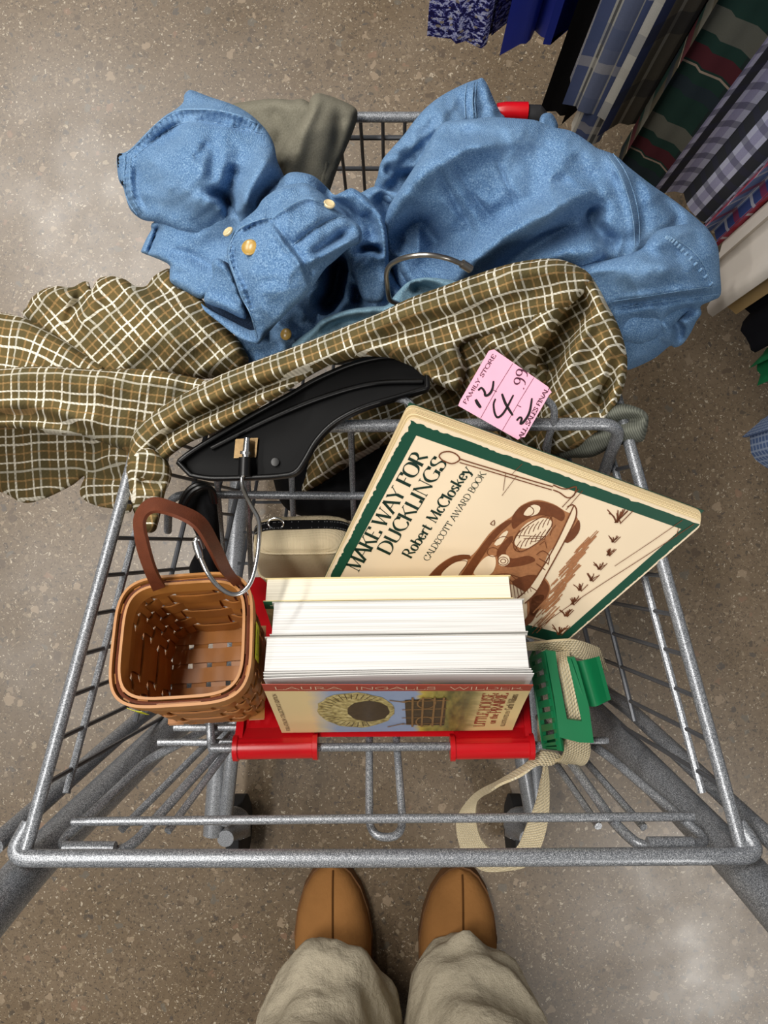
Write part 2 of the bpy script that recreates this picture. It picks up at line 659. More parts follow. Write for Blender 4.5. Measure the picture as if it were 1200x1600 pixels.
# ------------------------------------------------------------------ lettering
GL = {
    'A': (.82, [[(.02, 0), (.42, 1)], [(.42, 1), (.80, 0)], 't', [(.18, .36), (.64, .36)]]),
    'B': (.66, [[(.12, 0), (.12, 1)], 'c', [(.12, 1), (.40, .98), (.54, .78), (.42, .56), (.12, .53)], 'c', [(.12, .53), (.46, .50), (.62, .26), (.46, .03), (.12, 0)]]),
    'C': (.76, ['c', [(.70, .80), (.54, .98), (.30, .96), (.08, .68), (.08, .34), (.30, .04), (.54, .01), (.72, .20)], [(.70, .98), (.70, .72)]]),
    'D': (.78, [[(.12, 0), (.12, 1)], 'c', [(.12, 1), (.42, .98), (.68, .74), (.70, .32), (.44, .03), (.12, 0)]]),
    'E': (.62, [[(.12, 0), (.12, 1)], [(.12, .99), (.56, .99)], [(.12, .51), (.46, .51)], [(.12, .01), (.60, .01)], [(.56, 1), (.56, .80)], [(.60, 0), (.60, .22)]]),
    'F': (.60, [[(.12, 0), (.12, 1)], [(.12, .99), (.56, .99)], [(.12, .51), (.46, .51)], [(.56, 1), (.56, .78)]]),
    'G': (.82, ['c', [(.70, .80), (.54, .98), (.30, .96), (.08, .68), (.08, .34), (.30, .04), (.54, .01), (.70, .14)], [(.70, .42), (.70, .06)], [(.52, .42), (.82, .42)], [(.70, .98), (.70, .74)]]),
    'H': (.82, [[(.12, 0), (.12, 1)], [(.70, 0), (.70, 1)], [(.12, .51), (.70, .51)]]),
    'I': (.28, [[(.14, 0), (.14, 1)]]),
    'K': (.76, [[(.12, 0), (.12, 1)], 't', [(.14, .42), (.62, 1)], [(.32, .62), (.70, 0)]]),
    'L': (.60, [[(.12, 0), (.12, 1)], [(.12, .01), (.56, .01)], [(.56, 0), (.56, .24)]]),
    'M': (.96, ['t', [(.12, 0), (.15, 1)], [(.15, 1), (.46, .06)], 't', [(.46, .06), (.80, 1)], [(.80, 1), (.84, 0)]]),
    'N': (.84, ['t', [(.12, 0), (.12, 1)], [(.12, 1), (.72, .02)], 't', [(.72, .02), (.72, 1)]]),
    'O': (.86, ['o', [(.43, .99), (.14, .84), (.06, .5), (.14, .16), (.43, .01), (.72, .16), (.80, .5), (.72, .84)]]),
    'P': (.62, [[(.12, 0), (.12, 1)], 'c', [(.12, 1), (.42, .98), (.56, .74), (.42, .48), (.12, .45)]]),
    'R': (.74, [[(.12, 0), (.12, 1)], 'c', [(.12, 1), (.42, .98), (.56, .74), (.42, .50), (.12, .47)], [(.34, .48), (.70, 0)]]),
    'S': (.60, ['c', [(.50, .80), (.42, .96), (.24, .98), (.10, .82), (.16, .62), (.44, .42), (.52, .22), (.38, .03), (.18, .02), (.08, .20)], [(.50, .98), (.50, .78)], [(.08, 0), (.08, .22)]]),
    'T': (.70, [[(.35, 0), (.35, 1)], [(.05, .99), (.65, .99)], [(.06, 1), (.06, .78)], [(.64, 1), (.64, .78)]]),
    'U': (.80, ['e', [(.14, 1), (.14, .26)], 'c', [(.14, .26), (.20, .08), (.40, .01), (.60, .08), (.66, .26)], 'te', [(.66, .26), (.66, 1)]]),
    'W': (1.08, [[(.04, 1), (.30, .02)], 't', [(.30, .02), (.55, .98)], [(.55, .98), (.80, .02)], 't', [(.80, .02), (1.04, 1)]]),
    'Y': (.76, [[(.04, 1), (.38, .48)], 't', [(.38, .48), (.72, 1)], [(.38, .48), (.38, 0)]]),
    'a': (.54, ['c', [(.10, .50), (.22, .62), (.38, .58), (.40, .40)], [(.40, .44), (.40, .02)], 'c', [(.40, .38), (.18, .32), (.07, .16), (.16, .01), (.30, .04), (.40, .16)]]),
    'b': (.58, [[(.12, .02), (.12, 1)], 'c', [(.12, .48), (.30, .63), (.48, .50), (.50, .22), (.36, .01), (.12, .08)]]),
    'c': (.50, ['c', [(.44, .50), (.32, .63), (.14, .54), (.08, .30), (.16, .06), (.32, .01), (.46, .14)]]),
    'd': (.60, [[(.46, .0), (.46, 1)], 'c', [(.46, .50), (.28, .63), (.10, .50), (.08, .20), (.22, .01), (.46, .12)]]),
    'e': (.52, ['c', [(.08, .34), (.44, .36), (.42, .54), (.28, .64), (.12, .52), (.08, .28), (.18, .05), (.32, .01), (.46, .14)]]),
    'h': (.60, [[(.12, 0), (.12, 1)], 'c', [(.12, .44), (.28, .62), (.44, .58), (.46, .36)], [(.46, .40), (.46, 0)]]),
    'i': (.26, [[(.13, 0), (.13, .62)], 'x', [(.13, .82), (.13, .92)]]),
    'k': (.58, [[(.12, 0), (.12, 1)], 't', [(.14, .26), (.48, .62)], [(.26, .38), (.54, 0)]]),
    'l': (.26, [[(.13, 0), (.13, 1)]]),
    'm': (.90, [[(.12, 0), (.12, .62)], 'c', [(.12, .44), (.26, .62), (.40, .56), (.42, .36)], [(.42, .4), (.42, 0)], 'c', [(.42, .44), (.58, .62), (.72, .56), (.74, .36)], [(.74, .4), (.74, 0)]]),
    'n': (.60, [[(.12, 0), (.12, .62)], 'c', [(.12, .44), (.28, .62), (.44, .58), (.46, .36)], [(.46, .40), (.46, 0)]]),
    'o': (.56, ['o', [(.28, .64), (.12, .54), (.07, .32), (.12, .10), (.28, .0), (.44, .10), (.49, .32), (.44, .54)]]),
    'r': (.44, [[(.12, 0), (.12, .62)], 'c', [(.12, .42), (.22, .58), (.32, .63), (.42, .58)]]),
    's': (.44, ['c', [(.36, .52), (.24, .63), (.10, .54), (.14, .40), (.32, .26), (.36, .12), (.22, .0), (.06, .10)]]),
    't': (.40, [[(.16, .88), (.16, .10)], 'c', [(.16, .14), (.22, .01), (.36, .08)], [(.02, .61), (.34, .61)]]),
    'y': (.56, [[(.06, .62), (.30, .04)], 't', [(.52, .62), (.30, .04)], 'c', [(.30, .04), (.20, -.24), (.06, -.26)]]),
    '9': (.56, ['o', [(.27, .99), (.10, .86), (.10, .62), (.27, .48), (.44, .62), (.44, .86)], 'c', [(.46, .74), (.44, .34), (.30, .06), (.12, .0)]]),
    '.': (.24, ['x', [(.12, .0), (.12, .08)]]),
    '-': (.36, ['x', [(.06, .38), (.30, .38)]]),
    "'": (.20, ['x', [(.10, .82), (.10, 1.0)]]),
    ' ': (.36, []),
}


def ribbon(mb, pts, w, n):
    """flat brush line through 3D points; w is one width or one for each point"""
    k = len(pts)
    ws = w if isinstance(w, (list, tuple)) else [w] * k
    vs = []
    for i in range(k):
        a, b = pts[max(i - 1, 0)], pts[min(i + 1, k - 1)]
        tg = (b - a)
        if tg.length < 1e-9:
            tg = Vector((1, 0, 0))
        s_ = n.cross(tg.normalized()).normalized() * ws[i] / 2
        vs += [pts[i] + s_, pts[i] - s_]
    mb.add(vs, [(2 * i, 2 * i + 1, 2 * i + 3, 2 * i + 2) for i in range(k - 1)])


def write(mb, s, o, ux, uy, n, thick=.17, thin=.05, serif=True):
    """set the words s from o along ux (whole length) with letters uy high"""
    tot = sum(GL[c][0] for c in s)
    ex = ux / tot
    hx, hy = ex.length, uy.length
    x = 0
    for c in s:
        w, st = GL[c]
        mode = ''
        for q in st:
            if isinstance(q, str):
                mode = q
                continue
            pts = q
            if 'c' in mode:
                pts = [tuple(p) for p in catmull(q, None, False, 6)]
            elif 'o' in mode:
                pts = [tuple(p) for p in catmull(q, None, True, 5)]
                pts.append(pts[0])
            elif len(q) == 2:
                pts = [q[0], ((q[0][0] + q[1][0]) / 2, (q[0][1] + q[1][1]) / 2), q[1]]
            p3 = [o + ex * (x + a) + uy * b for a, b in pts]
            ws = []
            for i in range(len(pts)):
                a, b = pts[max(i - 1, 0)], pts[min(i + 1, len(pts) - 1)]
                dx, dy = (b[0] - a[0]) * hx, (b[1] - a[1]) * hy
                l = math.hypot(dx, dy) or 1
                k = abs(dy / l) ** 1.6
                tk = thin * 1.3 if 't' in mode and 'c' not in mode and 'e' not in mode else thick
                if mode == 'x':
                    tk, k = thick, 1
                ws.append((thin + (tk - thin) * k) * hy)
            ribbon(mb, p3, ws, n)
            if serif and 'c' not in mode and 'o' not in mode and 'x' not in mode and len(q) == 2 and abs(q[0][1] - q[1][1]) > .5:
                for e in q:
                    if min(abs(e[1]), abs(e[1] - 1), abs(e[1] - .62)) < .011:
                        yy = e[1] + (.02 if e[1] < .3 else -.02)
                        a_ = o + ex * x + ex.normalized() * (e[0] * hx - .12 * hy) + uy * yy
                        b_ = o + ex * x + ex.normalized() * (e[0] * hx + .12 * hy) + uy * yy
                        ribbon(mb, [a_, b_], .045 * hy, n)
            mode = ''
        x += w

# ================================================================== the setting
mesh('floor', [(-9, -9, 0), (9, -9, 0), (9, 9, 0), (-9, 9, 0)], [(0, 1, 2, 3)], M['floor'], smooth=False)['kind'] = 'structure'

# ================================================================== the shopping cart
CART = thing('shopping_cart', 'grey metal wire shopping cart with a red plastic seat flap', 'shopping cart', (0, 0.08, 0))


def dz(px_, near=(1340, .56), far=(183, .74)):
    """height of the sloping basket rim at a row of the frame"""
    k = (near[0] - px_) / (near[0] - far[0])
    return CAM.z - 1 / ((1 - k) / near[1] + k / far[1])


def rimL(py):
    return P(37 + (1340 - py) * .275, py, dz(py))


def rimR(py):
    return P(1163 - (1340 - py) * .278, py, dz(py))


Lr = [rimL(y) for y in (1318, 1100, 800, 500, 190)]
Rr = [rimR(y) for y in (1322, 1100, 800, 500, 190)]
mb = MB()
rim_path = fillet([rimL(1330), rimL(183), rimR(183), rimR(1330)], .03)
mb.tube(rim_path, .0050, 12)
mb.build('basket_rim', M['cart'], CART)

# near bar with rounded corners that turn into the rim
mb = MB()
nb = [rimL(1290) + Vector((-.004, 0, -.004)), P(16, 1341, .742), P(600, 1341, .742), P(1188, 1337, .742), rimR(1290) + Vector((.004, 0, -.004))]
mb.tube(fillet(nb, .016, 8), .0062, 14)
mb.build('rear_bar', M['cart'], CART)

# side panels: horizontal wires and upright wires
for side, rim, sx in (('left', rimL, 1), ('right', rimR, -1)):
    mb = MB()

    def wall(py, drop):
        p = rim(py)
        return Vector((p.x + sx * drop * .10, p.y, p.z - drop))
    heavy = MB()
    for drop, r, y0 in ((.042, .0032, 1268), (.15, .0026, 1200), (.23, .0026, 1150), (.30, .003, 1100)):
        (heavy if drop < .1 else mb).tube([wall(y0, drop), wall(700, drop), wall(190, drop)], r, 8)
    y = -.178
    ylast = rim(190).y
    pys = np.linspace(1335, 185, 300)
    yy = np.array([rim(q).y for q in pys])
    while y < ylast:
        q = float(np.interp(y, yy, pys))
        mb.tube([wall(q, 0), wall(q, .16), wall(q, .30)], .0019, 7)
        y += .0305
    mb.build('side_panel', M['wire'], CART)
    heavy.build('side_rail', M['cart'], CART)

# front panel
mb = MB()
fl, fr = rimL(186), rimR(186)
for drop in (.035, .10, .18, .30):
    mb.tube([fl + Vector((.1 * drop, 0, -drop)), fr + Vector((-.1 * drop, 0, -drop))], .0026, 8)
for k in range(1, 14):
    p = fl.lerp(fr, k / 14)
    mb.tube([p, p + Vector((0, -.02, -.30))], .0019, 7)
mb.build('front_panel', M['wire'], CART)
# basket floor
mb = MB()
for k in range(13):
    yk = -.06 + k * .037
    mb.tube([(-.185 + .004 * k, yk, .40 - .012 * k), (.185 - .004 * k, yk, .40 - .012 * k)], .0019, 7)
for k in range(9):
    xk = (-.5 + k / 8) * .36
    mb.tube([(xk, -.07, .403), (xk * .72, .40, .262)], .0022, 7)
mb.build('basket_floor', M['wire'], CART)

# red corner bumper at the far right, with its black insert
c0 = P(800, 178, .572)
mb = MB()
mb.tube([P(778, 176, .570), P(790, 174, .572), P(824, 174, .572)], .0085, 14)
rb = mb.build('corner_bumper', M['red'], CART)
mb = MB()
mb.tube([P(820, 178, .568), P(840, 181, .568), P(852, 188, .566)], [.0085, .010, .006], 12)
mb.build('bumper_insert', M['rubber'], rb)

# seat back: bent top bar, second bar, uprights, two stub hooks
SB = MB()
zt = .682
SB.tube(fillet([P(250, 745, .60), P(262, 668, zt), P(972, 662, zt), P(940, 748, .60)], .022, 8), .0052, 12)
SB.tube(fillet([P(262, 830, .575), P(264, 772, .612), P(560, 775, .612), P(940, 772, .612)], .02, 8), .0038, 10)
for x0, x1 in ((330, 352), (384, 392), (452, 462), (548, 556), (655, 650), (760, 745), (860, 838)):
    SB.tube([P(x0, 664, zt), P((x0 + x1) / 2, 775, .607), P(x1, 905, .50)], .0027, 8)
SB.build('seat_back', M['cart'], CART)
mb = MB()
for x0, dx in ((622, 1), (842, 1)):
    mb = MB()
    mb.tube(vc([P(x0 - 6, 622, .695), P(x0 + 16, 628, .700), P(x0 + 24, 650, .692), P(x0 + 10, 700, .66)], 5), .0030, 8)
    mb.build('seat_hook', M['cart'], CART)

# folding gate below the near bar: cross bar, sloping wires, hinge loops, rods, centre latch
GT = MB()
GT.tube([P(113, 1284, .700), P(600, 1279, .700), P(1084, 1276, .700)], .0034, 10)
for a, b in (((189, 1297), (345, 1140)), ((262, 1299), (372, 1150)), ((935, 1291), (868, 1192)), ((1006, 1293), (905, 1178))):
    GT.tube([P(*a, .693), P(*b, .600)], .0031, 9)
for pts in ([(360, 1120, .585), (232, 1187, .625), (138, 1276, .693), (92, 1318, .712), (120, 1330, .722), (190, 1330, .722), (214, 1314, .712), (240, 1284, .692), (400, 1105, .57)],
            [(880, 1130, .585), (958, 1187, .625), (1062, 1276, .693), (1106, 1314, .712), (1078, 1322, .722), (1000, 1322, .722), (978, 1304, .712), (955, 1280, .692), (842, 1120, .57)]):
    GT.tube(fillet([P(*p) for p in pts], .009, 6), .0040, 10)
for a, b in (((247, 1160), (372, 1160)), ((272, 1137), (372, 1137)), ((905, 1157), (950, 1157)), ((836, 1062), (850, 1060))):
    GT.tube([P(*a, .625), P(*b, .625)], .0032, 9)
GT.tube([P(330, 1169, .645), P(600, 1167, .645), P(852, 1165, .645)], .0036, 10)
GT.tube(vc([P(328, 1128, .632), P(330, 1160, .634), P(332, 1172, .624), P(336, 1160, .612)], 5), .0036, 9)
GT.build('leg_gate', M['cart'], CART)
mb = MB()
mb.tube(fillet([P(577, 1150, .632), P(577, 1308, .688), P(631, 1308, .688), P(619, 1150, .632)], .017, 8), .0033, 10)
mb.build('gate_latch', M['cart'], CART)
mb = MB()
for q in (((100, 1317), (180, 1317), (180, 1337), (100, 1337)), ((1012, 1311), (1082, 1311), (1082, 1328), (1012, 1328))):
    a, b, c, d = [P(*p, .727) for p in q]
    mb = MB()
    mb.tube([(a + d) / 2, (b + c) / 2], .0056, 12)
    mb.build('hinge_sleeve', M['cart'], CART)

# red seat flap with two collars round the rod
up = Vector((0, -.45, .89)).normalized()
FL = MB()
q = [P(372, 1158, .648), P(830, 1156, .648), P(836, 1056, .600), P(372, 1058, .600)]
q = [P(368, 1152, .645), P(832, 1150, .645), P(812, 905, .560), P(392, 905, .560)]
FL.slab(q, up, .004)
FL.slab([P(832, 1160, .652), P(822, 1160, .652), P(806, 980, .594), P(815, 980, .594)], up, .006)
FL.slab([P(378, 1160, .652), P(366, 1160, .652), P(386, 980, .594), P(394, 980, .594)], up, .006)
FLo = FL.build('seat_flap', M['red'], CART, sharp=30)
for a, b in ((366, 497), (703, 833)):
    mb = MB()
    p, q_ = P(a, 1168, .646), P(b, 1166, .646)
    ax = (q_ - p).normalized()
    L = (q_ - p).length
    mb.lathe(p, ax, [(0, .0085), (0, .0112), (.004, .0112), (.0045, .0098), (L - .0045, .0098), (L - .004, .0112), (L, .0112), (L, .0085)], 22)
    mb.slab([P(a + 6, 1162, .655), P(b - 6, 1160, .655), P(b - 6, 1138, .642), P(a + 6, 1140, .642)], up, .003)
    mb.build('collar', M['red'], FLo, sharp=35)

# chassis: sloping uprights from the handle, lower side tubes, casters
for sx, h0, mid, low, flat in ((-1, P(-60, 1480, .80), P(60, 1340, .70), P(265, 1140, .50), P(420, 1000, .16)),
                               (1, P(1260, 1470, .80), P(1150, 1345, .70), P(935, 1125, .50), P(800, 1000, .16))):
    mb = MB()
    back = h0 + (h0 - mid).normalized() * .16
    mb.tube(fillet([back, h0, mid, low, flat], .05), .0158, 18)
    o = mb.build('upright_tube', M['tube'], CART)
    mb = MB()
    off = Vector((-sx * -.016, .014, .012))
    mb.tube([mid + off + Vector((sx * .012, 0, 0)), low + off + Vector((sx * .012, 0, 0)), low.lerp(flat, .6) + off], .0075, 12)
    mb.build('brace_tube', M['tube'], CART)
    e0 = P(333 if sx < 0 else 838, 1304, .15)
    e1 = Vector((e0.x * .78, .42, .15))
    mb = MB()
    mb.tube([e0, e0.lerp(e1, .5), e1], .0150, 16)
    mb.tube([e0.lerp(e1, .28), flat, Vector((flat.x, flat.y + .05, .15))], .014, 12)
    mb.build('lower_tube', M['tube'], CART)
    for which, wp in ((0, P(374 if sx < 0 else 806, 1296, .055)), (1, Vector((e1.x + sx * .02, .38, .055)))):
        f = MB()
        f.lathe(wp + Vector((0, .025, .03)), (0, 0, 1), [(0, .018), (.012, .026), (.02, .026), (.028, .02), (.06, .012), (.075, .012)], 18)
        for s2 in (-1, 1):
            f.slab([wp + Vector((s2 * .017, -.012, -.005)), wp + Vector((s2 * .017, .012, -.005)), wp + Vector((s2 * .017, .045, .05)), wp + Vector((s2 * .017, .004, .05))], Vector((s2, 0, 0)), .003)
        fo = f.build('caster_fork', M['tube'], CART)
        w = MB()
        w.lathe(wp + Vector((-.013, 0, 0)), (1, 0, 0), [(0, .03), (0, .044), (.004, .054), (.022, .054), (.026, .044), (.026, .03)], 28)
        w.build('wheel', M['rubber'], fo)
    if True:
        mb = MB()
        mb.tube([P(352 if sx < 0 else 832, 1285, .15), e0.lerp(e1, .22) + Vector((-sx * .03, 0, .05)), e0.lerp(e1, .34)], .010, 12)
        mb.build('caster_brace', M['tube'], CART)
mb = MB()
mb.tube([(-.245, -.345, .99), (.245, -.345, .99)], .016, 16)
for sx in (-1, 1):
    h0 = P(-60, 1480, .80) if sx < 0 else P(1260, 1470, .80)
    mid = P(60, 1340, .70) if sx < 0 else P(1150, 1345, .70)
    mb.tube([h0 + (h0 - mid).normalized() * .15, (sx * .245, -.345, .99)], .0155, 14)
mb.build('handle', M['tube'], CART)

# ================================================================== paperbacks on the seat flap
paper = NT('white_page_edges')
co = paper.coord('UV')
ln = paper.noise(1.0, 2, paper.coord('UV', (6, 900, 1)))
M['pages'] = paper.done(paper.ramp(ln, [(.3, rgb(196, 194, 190)), (.6, rgb(228, 227, 225))]), .85, 0, .2)
paper = NT('cream_page_edges')
ln = paper.noise(1.0, 2, paper.coord('UV', (6, 900, 1)))
M['pages_cream'] = paper.done(paper.ramp(ln, [(.3, rgb(214, 206, 186)), (.6, rgb(236, 230, 212))]), .85, 0, .2)
paper = NT('tan_page_edges')
ln = paper.noise(1.0, 2, paper.coord('UV', (4, 1200, 1)))
M['pages_tan'] = paper.done(paper.ramp(ln, [(.3, rgb(176, 150, 108)), (.6, rgb(226, 208, 168))]), .85, 0, .2)
M['cover_cream'] = plain('cream_book_cover', rgb(226, 208, 152), .45, 0, .4, .05, 40)
M['cover_white'] = plain('white_book_cover', rgb(196, 194, 188), .5, 0, .4, .04, 40)
M['cover_green'] = plain('green_book_cover', rgb(34, 92, 62), .45, 0, .4, .08, 40)
M['sheet'] = plain('white_paper', rgb(232, 229, 222), .8, 0, .2, .03, 30)
M['ink_rust'] = plain('rust_red_ink', rgb(150, 58, 42), .6, 0, .2, .1, 200)
M['ink_dark'] = plain('dark_brown_ink', rgb(70, 44, 30), .6, 0, .2, .1, 200)
M['ink_white'] = plain('cream_ink', rgb(236, 214, 180), .6, 0, .2, .05, 200)

# frame of the row of books: X along the spine, Uc from fore-edge down to spine, N away from the shopper
X = (P(832, 1058, .75) - P(408, 1063, .75)).normalized()
Uc = ((P(797, 1134, .65) + P(432, 1148, .65)) / 2 - (P(832, 1058, .75) + P(408, 1063, .75)) / 2).normalized()
Uc = (Uc - X * X.dot(Uc)).normalized()
N = X.cross(Uc) * -1
if N.y < 0:
    N = -N
O0 = P(408, 1063, .75)
HB = (P(432, 1148, .65) - O0).dot(Uc)


def box_frame(mb, o, x, u, n, x0, x1, u0, u1, n0, n1):
    c = [(x0, u1, n0), (x1, u1, n0), (x1, u1, n1), (x0, u1, n1), (x0, u0, n0), (x1, u0, n0), (x1, u0, n1), (x0, u0, n1)]
    pts = [o + x * a + u * b + n * d for a, b, d in c]
    i0 = len(mb.v)
    mb.hexa(pts)
    for k, (a, b, d) in enumerate(c):
        mb.uv[i0 + k] = (a + b, d)


def paperback(label, off, t, x0, x1, h0, covm, pagem, flare=False):
    b = thing('paperback_book', label, 'book', O0 + Uc * HB + N * off)
    mb = MB()
    lo = .0075 if flare else .0006
    box_frame(mb, O0, X, Uc, N, x0 + .0015, x1 - .0015, h0 + .0012, HB - .002, off + lo, off + t - .0006)
    mb.build('page_block', pagem, b, smooth=False)
    if not flare:
        mb = MB()
        box_frame(mb, O0, X, Uc, N, x0, x1, h0, HB, off, off + .0006)
        mb.build('front_cover', covm, b, smooth=False)
    mb = MB()
    box_frame(mb, O0, X, Uc, N, x0, x1, h0, HB, off + t - .0006, off + t)
    mb.build('back_cover', covm, b, smooth=False)
    mb = MB()
    box_frame(mb, O0, X, Uc, N, x0, x1, HB - .001, HB, off, off + t)
    mb.build('spine', covm, b, smooth=False)
    return b


LX = (P(832, 1058, .75) - O0).dot(X)
bookC = paperback('nearest paperback of the row, its cover showing a wagon under a rust red band', 0, .0335, 0, LX, 0, M['cover_white'], M['pages'], True)
bookB = paperback('middle thick white paperback, between the picture-cover one and the farthest one', .0345, .0270, .0035, LX + .0005, -.001, M['cover_white'], M['pages'])
bookA = paperback('farthest, thinnest paperback of the row, cream pages and green-edged cover jutting left', .0625, .0200, -.0035, LX - .0075, 0, M['cover_cream'], M['pages_cream'])

# green head of the farthest book's front cover
mb = MB()
box_frame(mb, O0, X, Uc, N, -.0036, .012, 0, .012, .0620, .0624)
mb.build('cover_band', M['cover_green'], bookA, smooth=False)
mb = MB()
ribbon(mb, [O0 + N * .0618 + X * .001 + Uc * .006, O0 + N * .0618 + X * .004 + Uc * .006], .0007, -N)
mb.build('cover_lettering', M['ink_white'], bookA, smooth=False)

# loose leaves flaring between block and cover of the nearest book
for k, (lift, bow) in enumerate(((.0062, .0), (.0045, .0015), (.0026, .003))):
    mb = MB()
    A, B = [], []
    for i in range(25):
        s_ = i / 24
        d = lift + bow * math.sin(s_ * math.pi) * .4
        A.append(O0 + X * (.001 + s_ * (LX - .0012 + .0008 * k)) + Uc * (.0006 + .0012 * k * (1 - s_) - .001 * s_) + N * d)
        B.append(O0 + X * (.001 + s_ * (LX - .0012)) + Uc * (HB - .003) + N * .006)
    mb.strip(A, B, .0006)
    mb.build('loose_leaf', M['pages'], bookC, smooth=False)

# picture cover of the nearest book
t = NT('prairie_cover_print')
co = t.coord('UV')
sx = t.n('ShaderNodeSeparateXYZ')
t.t.links.new(co, sx.inputs[0])
u = t.math('ADD', sx.outputs[0], t.math('MULTIPLY', t.math('SUBTRACT', t.noise(14, 3, co), .5), .06))
col = t.ramp(u, [(0.0, rgb(222, 200, 150)), (.15, rgb(226, 204, 150)), (.25, rgb(150, 166, 196)), (.57, rgb(152, 168, 200)), (.60, rgb(206, 180, 80)),
                 (.66, rgb(150, 140, 60)), (.73, rgb(74, 84, 50)), (.79, rgb(130, 128, 84)), (.84, rgb(222, 202, 140)), (1, rgb(228, 208, 150))])
grass = t.ramp(t.noise(1.0, 3, t.coord('UV', (28, 4, 1))), [(.35, rgb(60, 70, 40)), (.65, rgb(190, 170, 90))])
msk = t.ramp(u, [(.60, (0, 0, 0)), (.64, (.5, .5, .5)), (.76, (.4, .4, .4)), (.82, (0, 0, 0))])
col = t.mix(msk, col, grass)
top = t.ramp(sx.outputs[1], [(0, (1, 1, 1)), (.118, (0, 0, 0))], 'CONSTANT')
col = t.mix(top, col, rgb(160, 62, 46))
M['prairie'] = t.done(col, .35, 0, .45)
NU, NV = 30, 16
vs, uvs, fs = [], [], []
for j in range(NV + 1):
    for i in range(NU + 1):
        a, b = i / NU, j / NV
        d = -.0006 - .0042 * (1 - b) ** 2 * (.35 + .65 * a)
        vs.append(O0 + X * (a * (LX + .0005)) + Uc * (b * HB + .003 * (1 - b)) + N * d)
        uvs.append((a, b))
for j in range(NV):
    for i in range(NU):
        k = j * (NU + 1) + i
        fs.append((k, k + NU + 1, k + NU + 2, k + 1))
nv = len(vs)
vs += [v + N * .0005 for v in vs]
uvs += uvs
fs += [tuple(q_ + nv for q_ in f[::-1]) for f in fs]
ring = [i for i in range(NU + 1)] + [(NU + 1) * j + NU for j in range(1, NV + 1)] + [(NU + 1) * NV + i for i in range(NU - 1, -1, -1)] + [(NU + 1) * j for j in range(NV - 1, 0, -1)]
for i in range(len(ring)):
    a, b = ring[i], ring[(i + 1) % len(ring)]
    fs.append((a, b, b + nv, a + nv))
cov = mesh('front_cover', vs, fs, M['prairie'], bookC, True, uvs, 40)


def cp(a, b, eps=.0003):
    """spot on the picture cover: a along the book, b from fore-edge to spine"""
    d = -.0006 - .0042 * (1 - b) ** 2 * (.35 + .65 * a)
    return O0 + X * (a * (LX + .0005)) + Uc * (b * HB + .003 * (1 - b)) + N * (d - eps)


NC = -N


def write_c(mb, s, a0, b0, a1, b1, h, **k):
    o = cp(a0, b0)
    ux = cp(a1, b1) - o
    uy = NC.cross(ux).normalized() * h
    write(mb, s, o, ux, uy, NC, **k)


mb = MB()
write_c(mb, 'LITTLE HOUSE', .872, .90, .872, .17, .0090, thick=.16)
write_c(mb, 'on the', .915, .84, .915, .62, .0062, thick=.2)
write_c(mb, 'PRAIRIE', .922, .60, .922, .17, .0088, thick=.2)
mb.build('title_lettering', M['ink_rust'], cov, smooth=False)
mb = MB()
write_c(mb, 'ILLUSTRATED BY', .958, .90, .958, .55, .0034, thick=.16)
write_c(mb, 'Garth Williams', .961, .53, .961, .19, .0056, thick=.12)
mb.build('illustrator_lettering', M['ink_dark'], cov, smooth=False)
mb = MB()
write(mb, "FULL-COLOR COLLECTOR'S EDITION", cp(.040, .95), cp(.040, .17) - cp(.040, .95), NC.cross(cp(.040, .17) - cp(.040, .95)).normalized() * .0030, NC, thick=.2, thin=.08)
mb.build('edition_lettering', M['ink_dark'], cov, smooth=False)
mb = MB()
write(mb, 'LAURA  INGALLS  WILDER', cp(.04, .085), cp(.97, .085) - cp(.04, .085), NC.cross(X).normalized() * .0052, NC, thick=.1, thin=.06)
mb.build('author_lettering', M['ink_white'], cov, smooth=False)


# plain prairie picture: a hay dome beside a timber cart
def flat_shape(mb, pts, eps):
    q_ = [cp(a, b, eps) for a, b in pts]
    c = sum(q_, Vector()) / len(q_)
    n_ = len(q_)
    mb.add([c] + q_, [(0, 1 + i, 1 + (i + 1) % n_) for i in range(n_)])


def ell(ca, cb, ra, rb, n_=28, w=0.0):
    return [(ca + ra * math.cos(6.2832 * i / n_) * (1 + w * math.sin(i * 2.7)), cb + rb * math.sin(6.2832 * i / n_) * (1 + w * math.cos(i * 1.9))) for i in range(n_)]


straw = NT('straw_print')
M['straw'] = straw.done(straw.ramp(straw.noise(260, 3), [(.3, rgb(122, 104, 58)), (.55, rgb(190, 172, 112)), (.75, rgb(220, 204, 150))]), .4, 0, .4)
M['ink_shadow'] = plain('umber_print', rgb(72, 56, 36), .4, 0, .4, .5, 240)
M['timber'] = plain('timber_print', rgb(140, 104, 62), .4, 0, .4, .4, 300)
mb = MB()
flat_shape(mb, ell(.335, .52, .155, .37, 30, .03), .0003)
mb.build('hay_dome_print', M['straw'], cov, smooth=False)
mb = MB()
flat_shape(mb, ell(.385, .53, .085, .22, 26, .03), .0005)
for i in range(26):
    a = 1.2 + i * .17
    ribbon(mb, [cp(.335 + .10 * math.cos(a), .52 + .25 * math.sin(a), .0005), cp(.335 + .150 * math.cos(a + .05), .52 + .35 * math.sin(a + .05), .0005)], .0006, NC)
flat_shape(mb, [(.53, .30), (.69, .26), (.70, .86), (.54, .84)], .0004)
mb.build('shadow_print', M['ink_shadow'], cov, smooth=False)
mb = MB()
for a in (.56, .60, .645, .68):
    ribbon(mb, [cp(a, .24, .0007), cp(a + .005, .88, .0007)], .0016, NC)
for b in (.32, .50, .68, .82):
    ribbon(mb, [cp(.52, b, .0007), cp(.70, b - .02, .0007)], .0014, NC)
